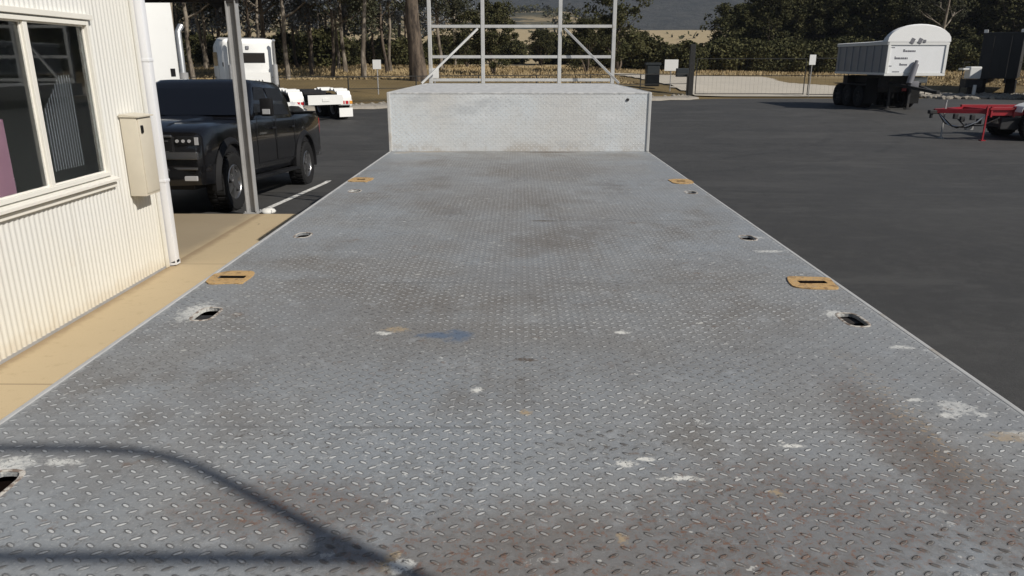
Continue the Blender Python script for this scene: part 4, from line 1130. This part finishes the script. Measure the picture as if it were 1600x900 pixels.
# ------------------------------------------------------------ box trailers far right
def box_trailer(name, label, loc, rz, m, w=2.4, l=7.0, top=3.75, grp=None):
    t = root(name, label, 'trailer', loc, (0, 0, rz))
    g = G(); g.box(-w / 2, w / 2, 0, l, 1.05, top, .03); b = g.build('box_body', m, t)
    g = G()
    for x in (-w / 2 + .02, -.03, w / 2 - .08): g.box(x, x + .06, -.03, -.001, 1.08, top - .05)
    g.box(-w / 2, w / 2, -.03, -.001, top - .12, top - .051); g.build('door_frame', m, b)
    for x in (-.45, .45):
        g = G(); g.cyl((x, -.045, 1.15), (x, -.045, top - .2), .02); g.build('lock_rod', 'chassis_black', b)
    for xa in (-w / 2 - .01, w / 2 - .21):
        g = G(); g.box(xa, xa + .22, -.05, .1, top - .02, top + .16, .01); g.build('corner_cap', 'white_paint', b)
    g = G()
    for s_ in (-1, 1): g.box(*sorted((s_ * .4, s_ * .5)), 0, l, .8, 1.05)
    g.build('chassis', 'chassis_black', t)
    for y in (1.2, 2.4):
        for s_ in (-1, 1): wheel(t, s_ * (w / 2 - .15), y, .48, .48, .3, s_, 'rim_silver', 'wheel', 5, .5)
    for s_ in (-1, 1):
        g = G(); g.box(*sorted((s_ * (w / 2 - .55), s_ * (w / 2 - .05))), .5, .53, .2, 1.05); g.build('mud_flap', 'black_rubber', t)
    return t
box_trailer('box_trailer', 'tall dark box trailer with white top corners, behind the red trailer', (29.25, 47.4, T(29.3, 46)), radians(-34), 'dark_panel', w=2.1)
box_trailer('box_trailer', 'tan box trailer half cut off by the right edge', (29.55, 42.2, T(29.5, 42.5)), radians(-27), 'tan_panel', l=4.0, top=3.55)

# ------------------------------------------------------------ boundary fence, gate, signs
FENCE_OFF = 3.0
def fence_run(name, label, xa, xb, step=3.0, h=1.95):
    t = root(name, label, 'fence')
    n = max(1, round((xb - xa) / step)); P = []
    for k in range(n + 1):
        x = xa + (xb - xa) * k / n; y = kerb_y(x) + FENCE_OFF; P.append(Vector((x, y, T(x, y))))
    for p in P:
        g = G(); g.cyl(p - Vector((0, 0, .2)), p + Vector((0, 0, h)), .032, n=8); g.build('fence_post', 'fence_dark', t)
    g = G()
    for a, b in zip(P, P[1:]):
        for z, r in ((h - .02, .026), (h * .53, .020), (.08, .012)): g.bar(a + Vector((0, 0, z)), b + Vector((0, 0, z)), r * 1.6)
    g.build('fence_rail', 'fence_dark', t)
    g = G()
    for a, b in zip(P, P[1:]):
        L_ = (b - a).length; m = int(L_ / .15)
        for q in range(-int(h / .15), m):
            for sg in (1, -1):
                s0 = q * .15; s1 = s0 + h
                z0, z1 = (0, h)
                if s0 < 0: z0, s0 = -s0, 0
                if s1 > L_: z1, s1 = h - (s1 - L_), L_
                if z1 <= z0: continue
                A_, B_ = (z0, z1) if sg > 0 else (h - z0, h - z1)
                g.bar(a.lerp(b, s0 / L_) + Vector((0, 0, A_)), a.lerp(b, s1 / L_) + Vector((0, 0, B_)), .0032)
    g.build('wire_mesh', 'fence_dark', t)
    return t
fence_run('mesh_fence', 'dark chain mesh fence along the grass left of the driveway gate', -36, 10.2, 3.0, 1.25)
fence_run('mesh_fence', 'dark chain mesh fence right of the gate, running past the tipper', 27.6, 42)

def gate(name, label, x0, x1, y, h=2.15, nb=1):
    z = T((x0 + x1) / 2, y) + .08
    t = root(name, label, 'gate', (x0, y, z)); W = x1 - x0
    g = G()
    for zz in (.04, h * .53, h): g.box(0, W, -.02, .02, zz - .022, zz + .022)
    g.build('gate_rail', 'fence_dark', t)
    for k in range(nb + 1):
        x = W * k / nb
        g = G(); g.box(x - .022, x + .022, -.022, .022, .0, h + .02); g.build('gate_stile', 'fence_dark', t)
    g = G()
    for x in rng(0, W, .25)[1:-1]: g.box(x - .002, x + .002, -.002, .002, .06, h - .02)
    g.build('gate_bars', 'fence_dark', t)
gate('sliding_gate', 'long dark mesh gate across the concrete driveway', 10.8, 17.4, 47.0, 2.1, 1)
gate('sliding_gate', 'tall dark gate panel between the driveway and the tipper', 17.5, 24.6, 46.6, 2.15, 3)
g = G(); z = T(10.45, 46.9); g.box(10.30, 10.62, 46.8, 47.05, z - .1, z + 2.95, .02)
gp = tag(g.build('gate_post', 'fence_dark'), 'thick black post at the left end of the driveway gate', 'gate post')
g = G(); g.box(9.55, 10.28, 46.75, 47.1, z + 1.05, z + 1.55, .03); g.build('gate_motor', 'bin_dark', gp)
cb = root('control_cabinet', 'dark upright cabinet on the grass next to a white sign', 'cabinet', (8.55, 49.5, T(8.55, 49.5)))
g = G(); g.box(-.42, .42, -.3, .3, .1, 1.42, .03); g.build('case', 'bin_dark', cb)
g = G(); g.prism([(-.5, 1.42), (-.46, 1.56), (.46, 1.56), (.5, 1.42)], -.36, .36, 'y'); g.build('lid', 'bin_dark', cb)
g = G(); g.box(-.36, .36, -.32, -.301, .2, 1.35, .005); g.build('door', 'bin_dark', cb)
def sign(label, x, y, zc, w, h, post=True, rot=0):
    z0 = T(x, y)
    t = root('notice_sign', label, 'sign', (x, y, z0), (0, 0, rot), 'small white signs along the fence')
    g = G(); g.box(-w / 2, w / 2, -.07, -.05, zc - z0 - h / 2, zc - z0 + h / 2, .005); g.build('sign_panel', 'sign_white', t)
    g = G(); g.cyl((0, -.02, -.1), (0, -.02, zc - z0 + h / 2), .03, n=8); g.build('sign_post', 'galv_post', t)
sign('small square white sign above the dry grass left of the load rack', -7.55, kerb_y(-7.55) + 6.5, 1.92, .44, .48)
sign('small white sign low behind the left brace of the load rack', -4.30, kerb_y(-4.3) + 3.0, 1.50, .44, .48)
sign('wide white sign between the dark cabinet and the gate post', 9.55, 48.6, 1.85, .85, .68)
sign('small white sign on the driveway gate left of the tipper', 17.55, 46.5, 2.17, .38, .58)
# white cabinet on dark stand behind the rubble
ub = root('utility_box', 'small white utility box on a dark stand right of the tipper', 'utility box', (27.3, 46.6, T(27.3, 46.6)))
g = G(); g.box(-.34, .34, -.3, .3, 1.05, 1.75, .05); g.build('case', 'white_paint', ub)
g = G(); g.box(-.75, -.2, -.25, .25, 1.55, 1.66, .02); g.build('spout', 'white_paint', ub)
g = G(); g.box(-.5, .5, -.32, .32, .55, 1.03); g.box(-.12, .12, -.12, .12, 0, .55); g.build('stand', 'chassis_black', ub)
g = G(); g.cyl((.05, -.35, .12), (.05, -.35, .7), .10, n=12); g.build('valve', 'white_paint', ub)

# ------------------------------------------------------------ trees
def leaf_cloud(g, c, rx, ry, rz, n, size, droop=0.0):
    bm = g.bm
    for _ in range(n):
        # random point, denser near the shell
        v = Vector((random.gauss(0, 1), random.gauss(0, 1), random.gauss(0, 1))).normalized() * (random.random() ** .45)
        p = Vector((c[0] + v.x * rx, c[1] + v.y * ry, c[2] + v.z * rz))
        u = Vector((random.gauss(0, 1), random.gauss(0, 1), random.gauss(0, .7) - droop)).normalized()
        w = u.cross(Vector((random.gauss(0, 1), random.gauss(0, 1), random.gauss(0, 1)))).normalized()
        s = size * random.uniform(.6, 1.4)
        a = u * s; b = w * s * random.uniform(.35, .7)
        bm.faces.new([bm.verts.new(p - a * .9), bm.verts.new(p + b), bm.verts.new(p + a), bm.verts.new(p - b)])
def branches(g, p, d, L, r, lvl, tips, spread=.6, up=.15):
    pts = [p]; rad = [r]; q = Vector(p); dd = Vector(d).normalized(); n = 4
    for k in range(n):
        dd = (dd + Vector((random.gauss(0, .13), random.gauss(0, .13), random.gauss(0, .08) + up * .2))).normalized()
        q = q + dd * L / n; pts.append(q.copy()); rad.append(r * (1 - .45 * (k + 1) / n))
    g.tube(pts, rad, 6 if lvl > 1 else 5)
    tips.append((q.copy(), lvl))
    if lvl <= 0: return
    for k in range(random.choice((2, 3, 3))):
        a = random.uniform(0, 2 * pi)
        nd = (dd + Vector((cos(a), sin(a), random.uniform(-.1, .5))) * spread).normalized()
        o = random.choice((2, 3, 4))
        branches(g, pts[o].copy(), nd, L * random.uniform(.55, .8), rad[o] * .7, lvl - 1, tips, spread, up)
def gum(h, trunk_r, bark, leafm, crown_from, dens, name):
    g = G(); tips = []
    x, y = 0, 0; pts = [Vector((0, 0, -.3))]; rad = [trunk_r * 1.25]
    n = 8
    for k in range(1, n + 1):
        x += random.gauss(0, .12); y += random.gauss(0, .12)
        pts.append(Vector((x, y, h * .8 * k / n))); rad.append(trunk_r * (1 - .65 * k / n))
    g.tube(pts, rad, 9)
    tips.append((pts[-1], 1))
    for k in range(3, n + 1):
        if pts[k].z < crown_from * h: continue
        for _ in range(random.choice((1, 2, 2))):
            a = random.uniform(0, 2 * pi)
            branches(g, pts[k].copy(), Vector((cos(a), sin(a), random.uniform(.2, .9))), h * random.uniform(.13, .24), rad[k] * .55, 1, tips)
    t = g.build('trunk', bark, None, 60)
    g = G()
    for p, l in tips:
        for _ in range(random.choice((2, 3, 4))):
            c = p + Vector((random.gauss(0, .6), random.gauss(0, .6), random.gauss(0, .5)))
            leaf_cloud(g, c, random.uniform(.5, 1.1), random.uniform(.5, 1.1), random.uniform(.35, .9), int(62 * dens), .13, .6)
    c = g.build('crown', leafm, None, recalc=False)
    return t, c
def bushy(h, w, name):
    g = G(); tips = []
    for k in range(4):
        a = random.uniform(0, 6.3)
        branches(g, Vector((0, 0, -.2)), Vector((cos(a) * .25, sin(a) * .25, 1)), h * .45, .17, 2, tips, .7)
    t = g.build('trunk', 'bark_brown', None, 60)
    g = G()
    cl = []
    for k in range(44):
        z = random.uniform(.08, 1) ** .8
        rr = w * .5 * sqrt(max(.05, 1 - (abs(z - .42) / .62) ** 2.2)) * random.uniform(.35, 1.0)
        a = random.uniform(0, 6.3)
        cl.append((cos(a) * rr, sin(a) * rr, z * h))
    for c in cl:
        r = random.uniform(.55, 1.15)
        leaf_cloud(g, c, r * 1.1, r * 1.1, r * .8, 250, .145, .2)
    for p, l in tips: leaf_cloud(g, p, .8, .8, .6, 30, .2, .2)
    c = g.build('crown', 'leaf_dark', None, recalc=False)
    return t, c
PROTO = {'gum': [gum(13, .17, 'bark_pale', 'leaf_gum', .32, 1.0, 'a'), gum(15, .20, 'bark_pale', 'leaf_gum', .25, 1.1, 'b'), gum(12, .15, 'bark_brown', 'leaf_gum', .2, 1.2, 'c')],
         'silver': [gum(11, .13, 'bark_brown', 'leaf_silver', .12, 1.2, 'd'), gum(12, .15, 'bark_pale', 'leaf_silver', .16, 1.1, 'e')],
         'big': [gum(19, .55, 'bark_brown', 'leaf_gum', .42, 1.1, 'f')],
         'bushy': [bushy(9, 7.5, 'g'), bushy(8, 7, 'h'), bushy(10, 7, 'i')],
         'shrub': [bushy(2.6, 3.4, 'j')]}
for lst in PROTO.values():
    for t, c in lst:
        for o in (t, c): COL.objects.unlink(o)
def tree(kind, i, X, Y, sc, label, name, group, cat='tree', rz=None, sz=1.0):
    t0, c0 = PROTO[kind][i % len(PROTO[kind])]
    r = root(name, label, cat, (X, Y, T(X, Y) - .05), (0, 0, random.uniform(0, 6.3) if rz is None else rz), group)
    r.scale = (sc, sc, sc * sz)
    for o in (t0, c0):
        c = o.copy(); COL.objects.link(c); c.parent = r; c.name = 'trunk' if o is t0 else 'crown'
def at(px, Y): return (px - 811) / 1155 * (Y * .956 + .25)
LEFT = [  # px, depth, kind, scale
    (655, 52, 'big', 0, 1.0), (568, 56, 'gum', 0, 1.05), (540, 64, 'gum', 1, .9), (518, 58, 'gum', 2, 1.0), (487, 60, 'silver', 0, 1.1), (450, 54, 'silver', 1, 1.15),
    (605, 66, 'gum', 2, .95), (420, 62, 'gum', 1, 1.0), (395, 55, 'silver', 0, 1.0), (340, 57, 'gum', 2, 1.05), (300, 52, 'silver', 1, 1.1), (272, 50, 'gum', 0, 1.1), (250, 60, 'gum', 1, 1.1),
    (320, 72, 'gum', 0, 1.1), (365, 76, 'gum', 1, 1.0), (465, 78, 'gum', 2, 1.1), (500, 84, 'gum', 0, 1.1), (585, 82, 'silver', 0, 1.1), (630, 88, 'gum', 2, 1.0), (200, 58, 'gum', 2, 1.1), (150, 66, 'gum', 0, 1.1), (90, 60, 'gum', 1, 1.0), (690, 74, 'gum', 1, .9), (710, 90, 'silver', 1, 1.0)] + [(px_, 92 + (px_ * 7) % 23, 'gum' if px_ % 3 else 'silver', px_ % 3, 1.15) for px_ in range(232, 700, 26)] + [(px_, 68 + (px_ * 5) % 13, 'silver' if px_ % 2 else 'gum', px_ % 2, 1.05) for px_ in range(283, 640, 41)]
for i, (px, Y, k, j, sc_) in enumerate(LEFT):
    if k == 'big': lb, nm = 'big gum tree with a thick brown trunk just left of the load rack', 'gum_tree'
    elif px == 568: lb, nm = 'slim gum tree with a pale straight trunk standing near the small white sign', 'gum_tree'
    elif k == 'silver': lb, nm = 'slender tree with silvery grey leaves among the gums on the left', 'silver_tree'
    else: lb, nm = 'slim gum tree in the loose stand behind the white trucks', 'gum_tree'
    tree(k, j, at(px, Y), Y, sc_, lb, nm, 'trees behind the fence on the left', rz=i * 1.3)
MID = [(772, 66, 'bushy', 0, .62, 'dark round tree seen through the middle of the load rack'), (916, 70, 'bushy', 1, .55, 'dark tree seen through the right side of the load rack'), (965, 74, 'bushy', 2, .80, 'tall dark tree just right of the load rack'), (845, 96, 'bushy', 1, .5, 'low dark tree far behind the middle of the load rack'), (1000, 92, 'bushy', 0, .42, 'small dark tree left of the tan paddock'), (730, 80, 'bushy', 2, .55, 'dark tree behind the left side of the load rack')]
for i, (px, Y, k, j, sc_, lb) in enumerate(MID): tree(k, j, at(px, Y), Y, sc_, lb, 'bushy_tree', 'dark trees behind the load rack', rz=i * 2.1)
RIGHT = []
for i, px in enumerate(range(1135, 1700, 36)): RIGHT.append((px + random.uniform(-8, 8), random.uniform(84, 90), .62 + .38 * min(1, (px - 1120) / 140) + random.uniform(-.05, .08)))
for i, px in enumerate(range(1190, 1760, 42)): RIGHT.append((px, random.uniform(98, 112), random.uniform(1.1, 1.35)))
for i, px in enumerate(range(1250, 1760, 60)): RIGHT.append((px, random.uniform(122, 134), random.uniform(1.5, 1.7)))
for i, (px, Y, sc_) in enumerate(RIGHT):
    tree('bushy', i, at(px, Y), Y, sc_, 'dark green bushy tree in the dense belt beyond the gate and tipper', 'bushy_tree', 'dense tree belt beyond the gate', rz=i * 1.7)
# paler bare gum over the tipper
tree('gum', 1, at(1455, 80), 80, .95, 'thin gum with pale bare limbs rising over the tipper', 'gum_tree', None)
SH = [(1010, 80), (1040, 84), (1070, 78), (1088, 86), (985, 82), (955, 88), (1120, 84), (560, 96), (620, 100), (500, 98), (440, 96), (700, 92), (380, 98), (320, 92), (735, 104), (800, 104), (860, 100), (900, 98)]
SH += [(p_, 82 + (p_ * 3) % 17) for p_ in range(240, 720, 30)]
SH += [(p_, 80 + (p_ * 3) % 9) for p_ in range(1128, 1640, 17)]
for i, (px, Y) in enumerate(SH):
    tree('shrub', 0, at(px, Y), Y, random.uniform(.8, 1.25), 'low grey green shrub on the far edge of the dry paddock', 'low_shrub', 'low shrubs along the paddock edge', 'shrub', rz=i * 1.1)

# tall dry grass in the paddock, far wood on the hill
g = G()
for _ in range(16000):
    Y = random.uniform(52, 92) ** 1.0; X = random.uniform(-.62, .72) * Y
    k = kerb_y(X)
    if Y < k + 9 or (8 < X < 30 and Y < 68): continue
    z = T(X, Y) - .03
    for _b in range(3):
        a = random.uniform(0, 6.3); w = random.uniform(.03, .08); h = random.uniform(.10, .30) * (1.0 if Y > 62 else .5)
        ox, oy = random.gauss(0, .15), random.gauss(0, .15)
        b0 = Vector((X + ox, Y + oy, z)); d = Vector((cos(a), sin(a), 0)) * w
        g.bm.faces.new([g.bm.verts.new(b0 - d), g.bm.verts.new(b0 + d), g.bm.verts.new(b0 + Vector((random.gauss(0, .08), random.gauss(0, .08), h)))])
tag(g.build('tall_grass', 'blades', recalc=False), 'tall dry yellow grass in the paddock beyond the fence', 'grass', kind='stuff')
g = G()
for _ in range(4200):
    X = random.uniform(-560, 640); Y = random.uniform(200, 800); q = X / Y
    if noise.noise(Vector((X * .012, Y * .008, 9))) < (-.4 if q < -.13 else .12): continue
    z = hill_h(X, Y); r = random.uniform(2.5, 4.5)
    leaf_cloud(g, (X, Y, z + r * .7), r, r, r * .9, 16, 1.3, .1)
for _ in range(900):
    X = random.uniform(-170, 200); Y = random.uniform(135, 190)
    z = T(X, Y); r = random.uniform(1.2, 2.4)
    if noise.noise(Vector((X * .03, Y * .02, 4))) < -.05: continue
    leaf_cloud(g, (X, Y, z + r * .6), r, r, r * .8, 26, .5, .1)
tag(g.build('far_wood', 'leaf_dark', recalc=False), 'distant dark scrub and trees scattered over the tan hill', 'woodland', kind='stuff')

# ------------------------------------------------------------ haze over the far hills
HAZE = True
if HAZE:
    g = G(); g.box(-3400, 3900, -900, 2600, -60, 460)
    s = NT('haze_air')
    pv = s.n('ShaderNodeVolumePrincipled'); pv.inputs['Color'].default_value = (.75, .83, 1, 1); pv.inputs['Density'].default_value = .00017; pv.inputs['Anisotropy'].default_value = .2
    out_ = [n for n in s.t.nodes if n.type == 'OUTPUT_MATERIAL'][0]
    for l in list(s.t.links):
        if l.to_node == out_: s.t.links.remove(l)
    s.t.links.new(pv.outputs[0], out_.inputs['Volume'])
    M['haze'] = s.m
    hz = g.build('haze', 'haze'); hz['kind'] = 'stuff'; hz['label'] = 'thin blue haze over the far hills'; hz['category'] = 'haze'
